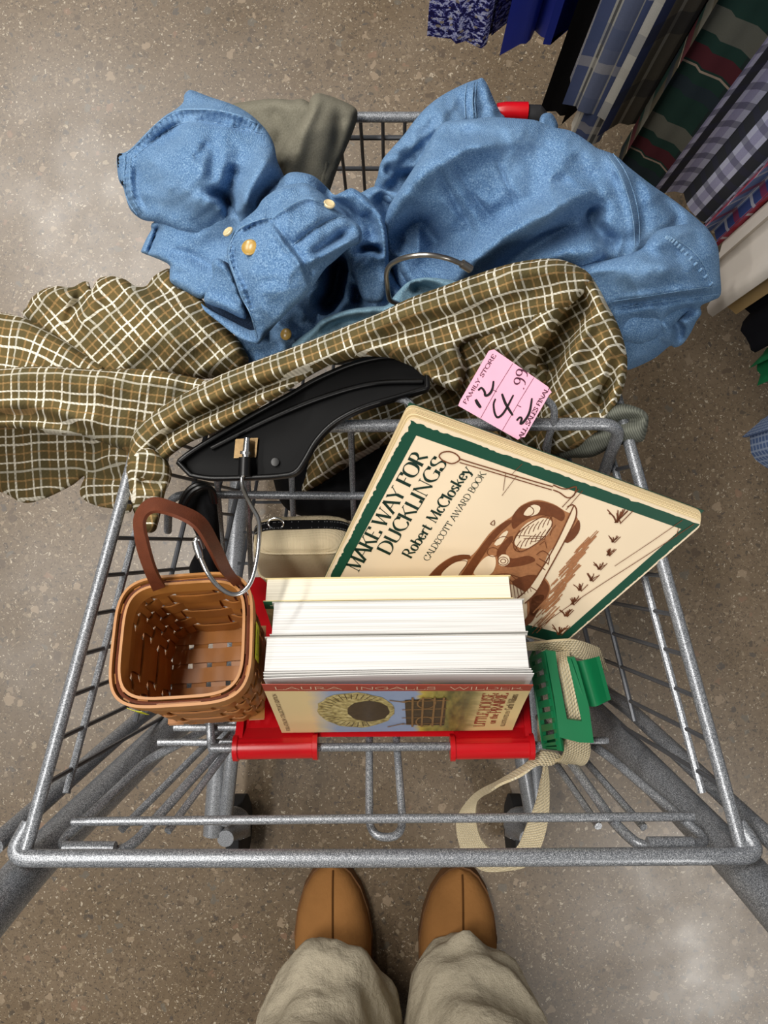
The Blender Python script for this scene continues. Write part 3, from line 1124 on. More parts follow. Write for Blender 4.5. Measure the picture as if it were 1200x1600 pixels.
for ca, cb in ((.615, .36), (.615, .76)):
    ribbon(mb, [cp(a, b, .0008) for a, b in ell(ca, cb, .035, .11, 24)] + [cp(ca + .035, cb, .0008)], .0013, NC)
ribbon(mb, [cp(.47, .30, .0007), cp(.53, .34, .0007), cp(.55, .30, .0007)], .0016, NC)
ribbon(mb, [cp(.46, .88, .0007), cp(.53, .80, .0007)], .0016, NC)
mb.build('cart_print', M['timber'], cov, smooth=False)

# ================================================================== large picture book leaning on the seat back
q3 = [P(503, 917, CAM.z - .642), P(640, 650, CAM.z - .560), P(1100, 817, CAM.z - .596)]
DN = (q3[1] - q3[0]).cross(q3[2] - q3[1]).normalized()
if DN.z < 0:
    DN = -DN
D0 = q3[0]


def dp(px, py, eps=.0003):
    return onplane(px, py, D0, DN, eps)


cq = [dp(503, 917, 0), dp(640, 650, 0), dp(1101, 817, 0), dp(878, 1009, 0)]
duck = thing('picture_book', 'large worn cream picture book with a dark green border, leaning on the seat back', 'book', (cq[0] + cq[3]) / 2 - DN * .008)
M['cover_tan'] = plain('aged_cream_cover', rgb(224, 205, 176), .42, 0, .4, .05, 18)
M['cover_dgreen'] = plain('dark_green_cover_ink', rgb(12, 66, 48), .42, 0, .4, .1, 60)
M['sepia'] = plain('sepia_ink', rgb(104, 58, 32), .5, 0, .3, .3, 260)
M['sepia_mid'] = plain('sepia_wash', rgb(156, 106, 70), .5, 0, .3, .3, 400)
M['letter_green'] = plain('blackish_green_ink', rgb(14, 40, 30), .5, 0, .3, .1, 60)


def lp(a, b):
    """spot of the cover: a along the top edge towards the fore-edge, b from the head to the foot"""
    return (cq[0] * (1 - a) + cq[1] * a) * (1 - b) + (cq[3] * (1 - a) + cq[2] * a) * b


mb = MB()
rc = fillet([cq[0], cq[1], cq[2], cq[3]], .001)
outl = []
cc = cq + [cq[0], cq[1]]
for i in range(1, 5):
    a, b, c = cc[i - 1], cc[i], cc[i + 1] if i + 1 < 6 else cc[2]
    f = fillet([a, b, c], .008 if i in (1, 2) else .002, 5)
    outl += f[1:-1]
mb.poly(outl, DN, .0008)
dcov = mb.build('front_cover', M['cover_tan'], duck, smooth=False)
mb = MB()
for i in range(9):      # swollen page block in thin gatherings that creep out at head and fore-edge
    k = i / 8
    cr = .0008 + .0055 * math.sin(k * 1.5)
    dq = [lp(-cr * 2.5, .002), lp(1 + cr * 4.5, -cr * 2.2), lp(1 + cr * 4.5, 1 - .002), lp(0, .998)]
    f = []
    d4 = dq + [dq[0], dq[1]]
    for j in range(1, 5):
        f += fillet([d4[j - 1], d4[j], d4[j + 1] if j + 1 < 6 else d4[2]], .007 if j in (1, 2) else .002, 5)[1:-1]
    i0 = len(mb.v)
    mb.poly([v - DN * (.0009 + i * .0013) for v in f], DN, .0012)
    for w in range(i0, len(mb.v)):
        mb.uv[w] = ((mb.v[w] - D0).dot(X), (mb.v[w] - D0).dot(DN))
mb.build('page_block', M['pages_tan'], duck, smooth=False)
mb = MB()
mb.poly([lp(-.02, .0) - DN * .0128, lp(1.03, -.012) - DN * .0128, lp(1.03, 1) - DN * .0128, lp(0, 1) - DN * .0128], DN, .0008)
mb.build('back_cover', M['cover_dgreen'], duck, smooth=False)
mb = MB()
mb.hexa([lp(0, 0) - DN * .0136, lp(.006, 0) - DN * .0136, lp(.006, 1) - DN * .0136, lp(0, 1) - DN * .0136, lp(-.002, 0), lp(.006, 0) - DN * .0002, lp(.006, 1) - DN * .0002, lp(-.002, 1)])
mb.build('spine', M['cover_dgreen'], duck, smooth=False)
# border frame with a worn outer edge
mb = MB()
rng = random.Random(3)
og_, ig = [], []


def side_pts(a0, b0, a1, b1, m, w):
    for i in range(m):
        k = i / m
        a, b = a0 + (a1 - a0) * k, b0 + (b1 - b0) * k
        yield a, b


path = [(.014, .008), (.984, .008), (.984, .993), (.014, .993)]
inn = [(.085, .046), (.925, .046), (.925, .958), (.085, .958)]
for i in range(4):
    for k in range(90):
        s_ = k / 90
        j = (i + 1) % 4
        a = path[i][0] * (1 - s_) + path[j][0] * s_
        b = path[i][1] * (1 - s_) + path[j][1] * s_
        wear = rng.random() ** 4 * .006 if i < 3 else 0
        if i == 0: b += wear + (0.012 * (s_ > .93) * rng.random())
        if i == 1: a -= wear * 1.4
        if i == 2: b -= wear * .5
        og_.append(lp(a, b) + DN * .0002)
        a = inn[i][0] * (1 - s_) + inn[j][0] * s_
        b = inn[i][1] * (1 - s_) + inn[j][1] * s_
        ig.append(lp(a, b) + DN * .0002)
n_ = len(og_)
mb.add(og_ + ig, [(i, (i + 1) % n_, (i + 1) % n_ + n_, i + n_) for i in range(n_)])
mb.build('border_print', M['cover_dgreen'], dcov, smooth=False)


def write_d(mb, s, p0, p1, up_px, **k):
    o = dp(*p0)
    ux = dp(*p1) - o
    h = (dp(p0[0] + up_px[0], p0[1] + up_px[1]) - o).length
    uy = DN.cross(ux).normalized() * h
    write(mb, s, o, ux, uy, DN, **k)


mb = MB()
write_d(mb, 'MAKE WAY FOR', (560, 894), (669, 713), (-19, -12), thick=.21, thin=.045)
write_d(mb, 'DUCKLINGS', (608, 868), (700, 722), (-18.5, -12), thick=.21, thin=.045)
write_d(mb, 'Robert McCloskey', (642, 873), (738, 734), (-14, -9), thick=.21, thin=.06)
write_d(mb, 'CALDECOTT AWARD BOOK', (669, 877), (760, 740), (-8, -5.2), thick=.14)
flatp = lambda pts, eps=.0003: [dp(x, y, eps) for x, y in pts]
mb.build('title_lettering', M['letter_green'], dcov, smooth=False)


def blob(mb, pts, eps=.0003, smooth=True):
    q_ = catmull(pts, 4, True) if smooth else pts
    v = [Vector((a, b)) for a, b in q_]
    m = len(v)
    r_ = delaunay_2d_cdt(v, [(i, (i + 1) % m) for i in range(m)], [], 1, 1e-4)
    mb.add([dp(a, b, eps) for a, b in r_[0]], [tuple(f) for f in r_[2]])


def pen(mb, pts, w=1.2, eps=.0007, curve=True):
    q_ = catmull(pts, 4) if curve and len(pts) > 2 else pts
    ribbon(mb, [dp(a, b, eps) for a, b in q_], w * .00052, DN)


# plain sepia drawing of an old motor car, a lamp post and tufts along a kerb
mb = MB()
blob(mb, [(800, 806), (814, 790), (838, 781), (864, 787), (884, 799), (900, 806), (905, 824), (896, 840), (880, 846), (860, 860), (848, 884), (834, 908), (850, 902), (860, 920), (850, 944), (826, 968), (822, 936), (806, 914), (700, 912), (664, 912), (682, 886), (710, 868), (736, 868), (766, 832), (790, 813)], .0003)
mb.build('wash_print', M['sepia_mid'], dcov, smooth=False)
mb = MB()
blob(mb, [(800, 808), (814, 791), (838, 783), (866, 789), (882, 801), (878, 814), (860, 806), (836, 806), (816, 816), (802, 826)], .0004)
blob(mb, [(878, 842), (894, 826), (904, 812), (906, 826), (898, 840), (886, 848)], .0004)
blob(mb, [(664, 910), (684, 885), (712, 868), (734, 867), (736, 872), (714, 878), (692, 894), (676, 911)], .0004)
blob(mb, [(716, 908), (738, 872), (768, 833), (790, 814), (800, 815), (776, 838), (750, 876), (730, 908)], .0004)
blob(mb, [(776, 862), (796, 838), (802, 842), (790, 862), (800, 872), (826, 868), (836, 876), (812, 884), (786, 884)], .0004)
blob(mb, [(800, 910), (826, 898), (846, 902), (858, 918), (850, 940), (830, 964), (824, 930)], .0004)
mb.build('dark_print', M['sepia'], dcov, smooth=False)
mb = MB()
blob(mb, [(806, 852), (806, 838), (822, 818), (844, 809), (860, 812), (862, 824), (848, 842), (824, 856)], .0005)
blob(mb, [(824, 794), (834, 788), (844, 792), (840, 802), (828, 806), (818, 804)], .0005)
blob(mb, [(810, 934), (828, 916), (848, 888), (870, 848), (890, 806), (894, 790), (901, 794), (898, 812), (878, 852), (856, 892), (838, 924), (820, 942)], .0005)
blob(mb, [(778, 874), (784, 866), (794, 868), (796, 878), (788, 884), (780, 882)], .0005)
blob(mb, [(690, 896), (708, 880), (730, 874), (722, 892), (712, 904), (694, 906)], .0005)
blob(mb, [(740, 896), (756, 872), (772, 868), (774, 884), (764, 898)], .0005)
blob(mb, [(772, 850), (786, 832), (794, 830), (782, 850)], .0005)
mb.build('light_print', M['cover_tan'], dcov, smooth=False)
mb = MB()
rng = random.Random(5)
for i in range(150):
    k = rng.random()
    x0 = 836 + 75 * k + rng.uniform(-6, 6)
    y0 = 972 - 122 * k + rng.uniform(-16, 26) * (1.1 - k)
    l = rng.uniform(10, 30)
    pen(mb, [(x0, y0), (x0 + l * .72, y0 - l * .75)], rng.uniform(.8, 2.2), .0003 + i * 1e-6, False)
mb.build('hatch_print', M['sepia_mid'], dcov, smooth=False)
mb = MB()
blob(mb, [(812, 980), (826, 958), (832, 934), (850, 930), (842, 950), (830, 972)], .0004)
for i in range(5):
    pen(mb, [(806 + 12 * i, 858 - 22 + 5 * i), (852, 838 + i * 2)], 1)
# grille
for c0, c1, m in (((806, 836), (858, 812), 8), ((808, 852), (862, 828), 8)):
    for i in range(m):
        k = i / (m - 1)
        x = c0[0] + (c1[0] - c0[0]) * k
        y = c0[1] + (c1[1] - c0[1]) * k
        pen(mb, [(x - 3, y + 8), (x, y), (x + 6, y - 8)], 1.1)
pen(mb, [(802, 846), (812, 830), (840, 810), (858, 806), (862, 820), (846, 842), (818, 860), (804, 858), (802, 846)], 1.6)
# bumper
pen(mb, [(808, 934), (826, 918), (846, 888), (868, 850), (888, 808), (896, 790)], 2.0)
pen(mb, [(820, 942), (838, 924), (856, 892), (878, 852), (898, 812), (900, 794), (894, 788), (886, 792)], 2.0)
for a, b in (((842, 872), (856, 880)), ((838, 880), (852, 890)), ((822, 912), (838, 922))):
    pen(mb, [a, b], 1.6, curve=False)
pen(mb, [(838, 866), (848, 860), (858, 868), (856, 882)], 1.4)
# lamps, windscreen, bonnet lines
for cx, cy, r_ in ((786, 876, 8), (786, 876, 4), (770, 862, 9), (824, 798, 10)):
    pen(mb, [(cx + r_ * math.cos(a * .5236), cy + r_ * .8 * math.sin(a * .5236)) for a in range(13)], 1.2)
pen(mb, [(672, 908), (690, 888), (716, 876), (730, 878), (718, 896), (712, 908)], 1.2)
pen(mb, [(728, 908), (760, 900), (790, 896), (812, 902)], 1.6)
for i in range(8):
    pen(mb, [(734 + 9 * i, 900 - .5 * i), (744 + 10 * i, 912)], 1.2, curve=False)
for i in range(7):
    pen(mb, [(796 + 5 * i, 906 + i), (800 + 5 * i, 936 - 2 * i)], 1.0, curve=False)
pen(mb, [(770, 846), (790, 838), (812, 862)], 1.2)
pen(mb, [(766, 818), (772, 812), (772, 820), (766, 818)], 1.4)
# lamp post
pen(mb, [(692, 719), (686, 713), (690, 707), (702, 705), (714, 710), (718, 718), (706, 724), (692, 719)], 2.0)
pen(mb, [(718, 716), (726, 719), (762, 730), (822, 748), (864, 760)], 1.9)
pen(mb, [(718, 722), (762, 735), (822, 753), (862, 765)], 1.6)
pen(mb, [(864, 757), (878, 763), (888, 763), (900, 760), (896, 774), (886, 777), (874, 769), (864, 765)], 2.0)
pen(mb, [(878, 792), (904, 764)], 1.2, curve=False)
pen(mb, [(884, 796), (910, 766)], 1.0, curve=False)
for p0, p1 in (((816, 724), (800, 740)), ((808, 742), (784, 774)), ((790, 738), (786, 766))):
    pen(mb, [p0, p1], .7, curve=False)
# kerb lines
pen(mb, [(1066, 812), (1020, 844), (960, 884)], 1.0)
pen(mb, [(1084, 818), (1036, 850), (990, 880), (940, 912), (880, 952), (834, 986)], 1.2)
pen(mb, [(1060, 824), (1056, 838)], 1.0, curve=False)
# tufts of grass along the kerb, one larger than the others
rng = random.Random(9)
for cx, cy, s_ in ((965, 806, 17), (958, 842, 8), (950, 862, 9), (936, 884, 9), (924, 902, 9), (906, 917, 9), (894, 938, 10), (884, 957, 9), (874, 984, 12)):
    for i in range(9):
        a = rng.uniform(-1.2, 1.2)
        pen(mb, [(cx + rng.uniform(-.3, .3) * s_, cy + .6 * s_), (cx + .45 * a * s_, cy), (cx + a * s_, cy - rng.uniform(.2, .8) * s_)], .9 + s_ * .05)
    pen(mb, [(cx + .2 * s_, cy + .7 * s_), (cx + 1.4 * s_, cy - .5 * s_)], 1.4, curve=False)
mb.build('line_print', M['sepia'], dcov, smooth=False)
# publisher's dark oval at the head
mb = MB()
for i in range(7):
    pen(mb, [(538 + i * 6, 914 - abs(i - 3) * .5), (542 + i * 5.4, 908 - 2 * (3 - abs(i - 3)) * .6)], 2.6, curve=False)
mb.build('oval_print', M['sepia'], dcov, smooth=False)

# ================================================================== wicker basket
M['splint'] = plain('honey_wood_splint', rgb(158, 102, 46), .45, 0, .4, .3, 45)
M['splint_light'] = plain('pale_wood_rim', rgb(172, 116, 56), .42, 0, .45, .2, 60)
M['leather'] = plain('brown_leather', rgb(98, 50, 30), .5, 0, .4, .3, 150, .3)
M['sticker'] = plain('yellow_price_sticker', rgb(206, 206, 40), .5, 0, .4, .05, 40)
Rc, Bc = P(286, 998, .742), P(342, 1054, .646)
ez = (Rc - Bc).normalized()
HH = (Rc - Bc).length
ex = (Vector((1, .06, 0)) - ez * Vector((1, .06, 0)).dot(ez)).normalized()
ey = ez.cross(ex)
WB = thing('wicker_basket', 'small square woven wood basket with a brown leather loop handle', 'basket', Bc)


def bs(t, h, off=0.0):
    """spot on the basket wall: t once round, h from floor (0) to rim (1)"""
    a = 2 * math.pi * t
    k = .0405 + .0065 * h ** .8
    c, s_ = math.cos(a), math.sin(a)
    e = 2 / 4.2
    x = math.copysign(abs(c) ** e, c) * (k + off)
    y = math.copysign(abs(s_) ** e, s_) * (k * .96 + off)
    return Bc + ex * x + ey * y + ez * (h * HH)


NW = 96
mb = MB()
for row in range(6):
    h0 = .03 + row * .150
    A, B = [], []
    for i in range(NW + 1):
        t_ = i / NW
        o = .0015 * math.cos(math.pi * 20 * t_ + math.pi * row)
        A.append(bs(t_, h0, o))
        B.append(bs(t_, h0 + .126, o))
    mb.strip(A, B, .0012)
for k in range(20):
    t_ = k / 20
    A, B = [], []
    for j in range(15):
        h = j / 14
        o = -.0015 * math.cos(math.pi * 20 * t_ + math.pi * (h - .093) / .150) * .9
        w = .0150
        A.append(bs(t_ - w, h, o))
        B.append(bs(t_ + w, h, o))
    mb.strip(A, B, .0011)
for k in range(5):
    q = (k - 2) * .0166
    for d1, d2, z in ((ex, ey, .0), (ey, ex, .0016)):
        A = [Bc + d1 * q - d1 * .0062 + d2 * s_ * .040 + ez * (z + .0012 * math.cos(math.pi * (s_ * 2.4 + k))) for s_ in np.linspace(-1, 1, 15)]
        B = [a + d1 * .0124 for a in A]
        mb.strip(A, B, .0011)
mb.build('woven_body', M['splint'], WB, sharp=50)
for nm, off, h0, h1 in (('outer_rim', .0032, .90, 1.03), ('inner_rim', -.0026, .885, 1.02)):
    mb = MB()
    A = [bs(i / NW, h0, off) for i in range(NW + 1)]
    B = [bs(i / NW, h1, off) for i in range(NW + 1)]
    mb.strip(A, B, .0020)
    mb.build(nm, M['splint_light'], WB, sharp=50)
mb = MB()
A = [bs(i / NW, .99, .0003) for i in range(NW + 1)]
mb.tube(A, .0014, 6)
mb.build('rim_filler', M['leather'], WB)
# leather loop
mb = MB()
pa = vc([P(258, 915, .728), P(244, 890, .75), P(232, 850, .765), P(226, 815, .77), P(240, 800, .775), P(272, 806, .782), P(304, 824, .782), P(326, 858, .77), P(344, 893, .75), P(368, 918, .725)], 6)
pb = vc([P(239, 922, .728), P(226, 890, .746), P(214, 850, .758), P(212, 805, .762), P(238, 779, .765), P(280, 790, .768), P(318, 810, .768), P(342, 850, .757), P(362, 890, .74), P(386, 914, .72)], 6)
mb.strip(pa, pb, .0026)
mb.build('handle', M['leather'], WB)
mb = MB()
for t_ in (.315, .19):
    mb = MB()
    mb.lathe(bs(t_, .97, .0042), (bs(t_, .97, .01) - bs(t_, .97, 0)), [(0, .003), (.0008, .0028), (.0014, .0016)], 14)
    mb.build('rivet', M['brass'], WB)
for t0, h0, w, hh, txt in ((.985, .80, .022, .15, '12'), (.655, .79, .05, .14, 'scrawl')):
    mb = MB()
    A = [bs(t0 + w * (i / 6), h0, .0052) for i in range(7)]
    B = [bs(t0 + w * (i / 6), h0 + hh, .0052) for i in range(7)]
    mb.strip(A, B, .0003)
    so = mb.build('price_sticker', M['sticker'], WB, smooth=False)
    ink = MB()

    def sp_(a, b):
        return bs(t0 + w * a, h0 + hh * b, .0057)
    nn = (bs(t0 + w / 2, h0, .02) - bs(t0 + w / 2, h0, 0)).normalized()
    if txt == '12':
        for pts in ([(.3, .25), (.75, .25)], [(.65, .55), (.78, .68), (.68, .8), (.45, .68), (.3, .55), (.3, .82)]):
            ribbon(ink, [sp_(a, b) for a, b in pts], .0007, nn)
    else:
        for pts in ([(.15, .3), (.25, .7), (.3, .3)], [(.5, .35), (.62, .7), (.68, .4)], [(.75, .65), (.8, .35), (.85, .6), (.9, .35)]):
            ribbon(ink, [sp_(a, b) for a, b in pts], .0007, nn)
    ink.build('handwriting', M['ink_dark'], so, smooth=False)

# ================================================================== canvas bag with its webbing strap
t = NT('beige_canvas')
w1 = t.n('ShaderNodeTexWave', wave_type='BANDS', bands_direction='X')
w1.inputs['Scale'].default_value = 260
w2 = t.n('ShaderNodeTexWave', wave_type='BANDS', bands_direction='Z')
w2.inputs['Scale'].default_value = 260
for w_ in (w1, w2):
    t.put(w_.inputs['Vector'], t.coord())
h = t.math('ADD', w1.outputs[1], w2.outputs[1])
t.bump(h, .35, .0006)
M['canvas'] = t.done(t.mix(t.noise(30, 3), rgb(168, 152, 124), rgb(196, 182, 152)), .9, 0, .15)
t = NT('cream_cotton_webbing')
uv = t.coord('UV')
w1 = t.n('ShaderNodeTexWave', wave_type='BANDS', bands_direction='DIAGONAL')
w1.inputs['Scale'].default_value = 190
w1.inputs['Distortion'].default_value = 1.5
t.put(w1.inputs['Vector'], uv)
w2 = t.n('ShaderNodeTexWave', wave_type='BANDS', bands_direction='Y')
w2.inputs['Scale'].default_value = 150
t.put(w2.inputs['Vector'], uv)
h = t.math('MULTIPLY', w1.outputs[1], w2.outputs[1])
t.bump(h, .8, .0012)
M['webbing'] = t.done(t.mix(h, rgb(196, 180, 146), rgb(232, 222, 196)), .9, 0, .15)
Tp = P(478, 840, .645)
BAG = thing('canvas_bag', 'small beige canvas zip bag behind the paperbacks, with a cream webbing strap', 'bag', Tp + Uc * .09)


def sb(a, b, wx, hy, dn, c, e=.42, grow=0.0):
    """rounded box surface, angles a (round) and b (up)"""
    ca, sa, cb, sb_ = math.cos(a), math.sin(a), math.cos(b), math.sin(b)
    f = lambda v: math.copysign(abs(v) ** e, v)
    return c + X * ((wx + grow) * f(ca) * f(cb)) + N * ((dn + grow) * f(sa) * f(cb)) + Uc * (-(hy + grow) * f(sb_))


bc_ = P(478, 863, .620)
vs, fs = [], []
na, nbb = 64, 32
for j in range(nbb + 1):
    for i in range(na):
        p = sb(2 * math.pi * i / na, -math.pi / 2 + math.pi * j / nbb, .0430, .0370, .0200, bc_)
        p += Vector((1, 1, 1)) * .0012 * noise.noise(p * 60)
        vs.append(p)
for j in range(nbb):
    for i in range(na):
        i2 = (i + 1) % na
        fs.append((j * na + i, j * na + i2, (j + 1) * na + i2, (j + 1) * na + i))
mesh('body', vs, fs, M['canvas'], BAG)
mb = MB()
for b_ in (.62, -.1):
    mb.tube([sb(-math.pi + math.pi * i / 24, b_, .0430, .0370, .0200, bc_, .42, .0006) for i in range(25)], .0011, 6)
mb.build('piping', M['canvas'], BAG)
mb = MB()
ft = lambda v: math.copysign(abs(v) ** .42, v)
zc_ = [bc_ + X * .0437 * ft(math.cos(math.pi * (i + .5) / 33)) - Uc * .0377 * ft(math.sin(math.pi * (i + .5) / 33)) for i in range(33)]
zp = [p + N * .0005 for p in zc_]
zq = [p + N * .0095 for p in zc_]
mb.strip(zp, zq, .001)
for i in range(60):
    k = i / 59 * 31.99
    a = int(k)
    for za in (zp, zq):
        p = za[a].lerp(za[a + 1], k - a)
        q_ = (zp[a] + zq[a]) / 2
        p = p.lerp(q_, .35)
        mb.lathe(p - Vector((0, 0, .0005)), (0, 0, 1), [(0, .0007), (.0018, .0005)], 6)
mb.build('zipper', M['black'], BAG)
mb = MB()
rc_ = P(431, 818, .652)
mb.tube([rc_ + Vector((.0065 * math.cos(a), .0045 * math.sin(a), .002 * math.sin(a))) for a in np.linspace(0, 6.2832, 25)[:-1]], .0009, 8, closed=True)
mb.build('zipper_pull', M['chrome'], BAG)
# strap: from behind the picture book, through the clip, then one loose loop
mb = MB()
mb.strip(vc([P(820, 1004, .645), P(845, 1003, .655), P(872, 1000, .660), P(902, 1000, .655), P(935, 1012, .63)], 6), vc([P(815, 1016, .640), P(845, 1016, .650), P(880, 1022, .650), P(917, 1032, .645), P(950, 1050, .62)], 6), .0022)
mb.strip(vc([P(868, 1020, .655), P(870, 1040, .672), P(879, 1080, .674), P(884, 1122, .672), P(882, 1157, .664), P(880, 1178, .655), P(871, 1188, .640), P(850, 1182, .625)], 6),
         vc([P(890, 1020, .655), P(891, 1040, .672), P(901, 1080, .674), P(909, 1122, .672), P(921, 1158, .664), P(921, 1180, .655), P(912, 1194, .640), P(890, 1193, .625)], 6), .0022)
outer = [(893, 1196, .630), (875, 1180, .632), (845, 1174, .635), (820, 1195, .632), (780, 1220, .622), (742, 1240, .606), (718, 1268, .590), (713, 1290, .58), (720, 1325, .565), (740, 1350, .556), (762, 1361, .55), (810, 1357, .55), (826, 1348, .555), (845, 1322, .57), (856, 1280, .585), (858, 1230, .60), (854, 1195, .612), (842, 1160, .622), (842, 1110, .63)]
inner = [(872, 1187, .640), (862, 1196, .640), (838, 1197, .642), (812, 1213, .640), (780, 1227, .632), (762, 1240, .62), (746, 1252, .605), (744, 1280, .595), (750, 1306, .58), (763, 1324, .572), (778, 1330, .568), (796, 1332, .566), (810, 1322, .57), (822, 1292, .582), (836, 1258, .595), (844, 1225, .606), (850, 1195, .616), (846, 1160, .626), (846, 1110, .636)]
mb.strip(vc([P(*p) for p in outer], 6), vc([P(*p) for p in inner], 6), .0022)
mb.build('webbing_strap', M['webbing'], BAG)

# ================================================================== green hair claw clip
M['green'] = plain('matte_green_plastic', rgb(10, 104, 62), .42, 0, .45, .06, 30)
CLIP = thing('hair_clip', 'dark green plastic claw clip gripping the cream webbing strap', 'hair clip', P(875, 1100, .63))
up = Vector((-.12, -.1, 1)).normalized()
Z1 = .682


def clip_p(px, py, z=Z1):
    return P(px, py, z)


mb = MB()
outer_f = [(852, 1016), (868, 1018), (871, 1042), (874, 1060), (886, 1124), (909, 1127), (889, 1038), (886, 1027), (898, 1027), (903, 1040), (920, 1102), (928, 1161), (905, 1160), (874, 1152), (866, 1090)]
def arch(x, y):
    return Z1 + .004 * math.sin((y - 1016) / 145 * math.pi)
mb.poly([clip_p(x, y, arch(x, y)) for x, y in outer_f], up, .0035)
mb.build('frame', M['green'], CLIP, sharp=30)
mb = MB()
tabA = vc([clip_p(889, 1030, .684), clip_p(902, 1033, .674), clip_p(918, 1030, .676), clip_p(934, 1026, .690)], 5)
tabB = vc([clip_p(914, 1104, .684), clip_p(924, 1104, .674), clip_p(938, 1101, .676), clip_p(952, 1094, .690)], 5)
mb.strip(tabA, tabB, .0032)
mb.build('thumb_tab', M['green'], CLIP, sharp=30)
# toothed jaw: curved wall with slots cut between the teeth
mb = MB()
JA = [(852, 1016), (861, 1060), (869, 1110), (875, 1152), (880, 1172)]
JB = [(829, 1028), (836, 1070), (842, 1115), (848, 1158), (850, 1169)]
ja = catmull(JA, None, False, 8)
jb = catmull(JB, None, False, 8)


def jaw(s_, w, lift=0.0):
    i = s_ * (len(ja) - 1)
    k = min(int(i), len(ja) - 2)
    a = ja[k] + (ja[k + 1] - ja[k]) * (i - k)
    b = jb[k] + (jb[k + 1] - jb[k]) * (i - k)
    p = a + (b - a) * w
    z = arch(a[0], a[1]) - .030 * w ** 1.3 + lift
    return P(p[0], p[1], z)


def jstrip(s0, s1, w0, w1, skew=0.0, m=7):
    A = [jaw(s0 + skew * (w0 + (w1 - w0) * i / (m - 1)), w0 + (w1 - w0) * i / (m - 1)) for i in range(m)]
    B = [jaw(min(1, s1 + skew * (w0 + (w1 - w0) * i / (m - 1))), w0 + (w1 - w0) * i / (m - 1)) for i in range(m)]
    mb.strip(A, B, .0028)


jstrip(0, 1, 0, .24)
jstrip(0, 1, .86, 1.0)
for k in range(11):
    jstrip(.005 + k * .0985, .005 + k * .0985 + (.058 if k < 10 else .01), .22, .88)
# rounded foot wall under the jaw
A = [jaw(i / 12, 1.0) for i in range(13)]
B = [a + Vector((.006, .004, -.016)) for a in A]
mb.strip(A, B, .0026)
A = [jaw(1.0, w) for w in np.linspace(0, 1, 7)]
B = [a + Vector((.004, .005, -.016)) for a in A]
mb.strip(A, B, .0026)
mb.build('toothed_jaw', M['green'], CLIP, sharp=30)

# ================================================================== black hanger lying under the plaid shirt
HG = thing('clothes_hanger', 'black plastic clothes hanger, bent steel hook over the wicker basket', 'hanger', P(400, 720, .700))


def hz(px, py):
    return .712 - (px - 380) * .00001 - max(0, (640 - py)) * .00014


low_e = catmull([(298, 742), (330, 747), (390, 746), (440, 743), (462, 737), (476, 718), (494, 688), (522, 660), (565, 637), (620, 620), (668, 606)], 6)
up_e = catmull([(278, 722), (300, 705), (340, 680), (400, 645), (450, 618), (500, 590), (560, 566), (620, 558), (668, 576)], 6)
pts = [tuple(p) for p in low_e] + [tuple(p) for p in up_e[::-1]]
mb = MB()
v2 = [Vector(p) for p in pts]
r_ = delaunay_2d_cdt(v2, [(i, (i + 1) % len(v2)) for i in range(len(v2))], [], 1, 1e-4)
mb.poly([P(x, y, hz(x, y) - .006) for x, y in pts], Vector((0, 0, 1)), .003)
mb.build('body', M['black_matt'], HG, sharp=30)
mb = MB()
rim_ = [P(x, y, hz(x, y)) for x, y in pts]
A, B = rim_ + [rim_[0]], [p - Vector((0, 0, .013)) for p in rim_] + [rim_[0] - Vector((0, 0, .013))]
mb.strip(A, B, .0030)
mb.tube(rim_, .0020, 8, closed=True)
mb.tube([P(x, y, hz(x, y) - .003) for x, y in catmull([(330, 700), (420, 655), (500, 622), (580, 600), (660, 596)], 6)], .0022, 8)
mb.build('raised_lip', M['black'], HG, sharp=50)
mb = MB()
mb.slab([P(365, 716, .7085), P(400, 714, .7085), P(403, 684, .7085), P(368, 686, .7085)], Vector((0, 0, 1)), .002)
mb.build('metal_plate', M['brass'], HG, smooth=False)
mb = MB()
mb.tube([P(382, 744, .716), P(383, 715, .716)], .0048, 14)
mb.lathe(P(430, 722, .7072), (0, 0, 1), [(0, .0032), (.0006, .0032), (.0007, .0026)], 18)
mb.build('socket', M['black'], HG)
mb = MB()
mb.tube([P(384, 714, .716), P(386, 684, .717)], [.0030, .0022], 12)
mb.lathe(P(383.5, 708, .716), (P(385, 690, .7165) - P(383.5, 708, .716)), [(-.001, .0042), (.0012, .0042)], 14)
mb.build('neck_pin', M['chrome'], HG)
mb = MB()
hk = vc([P(381, 740, .716), P(378, 748, .716), P(380, 764, .720), P(392, 789, .732), P(404, 813, .742), P(405, 840, .750), P(401, 876, .756), P(392, 909, .760), P(377, 926, .762), P(360, 928, .764), P(341, 916, .766), P(325, 896, .768), P(313, 870, .768), P(308, 850, .768)], 7)
mb.tube(hk, .00165, 12)
mb.tube([P(313, 872, .769), P(309, 858, .769), P(306, 846, .769)], [.0022, .0030, .0030], 12)
mb.tube(vc([P(306, 846, .769), P(308, 842, .769), P(312, 845, .768), P(315, 858, .767)], 5), .0022, 10)
mb.build('hook', M['chrome'], HG)

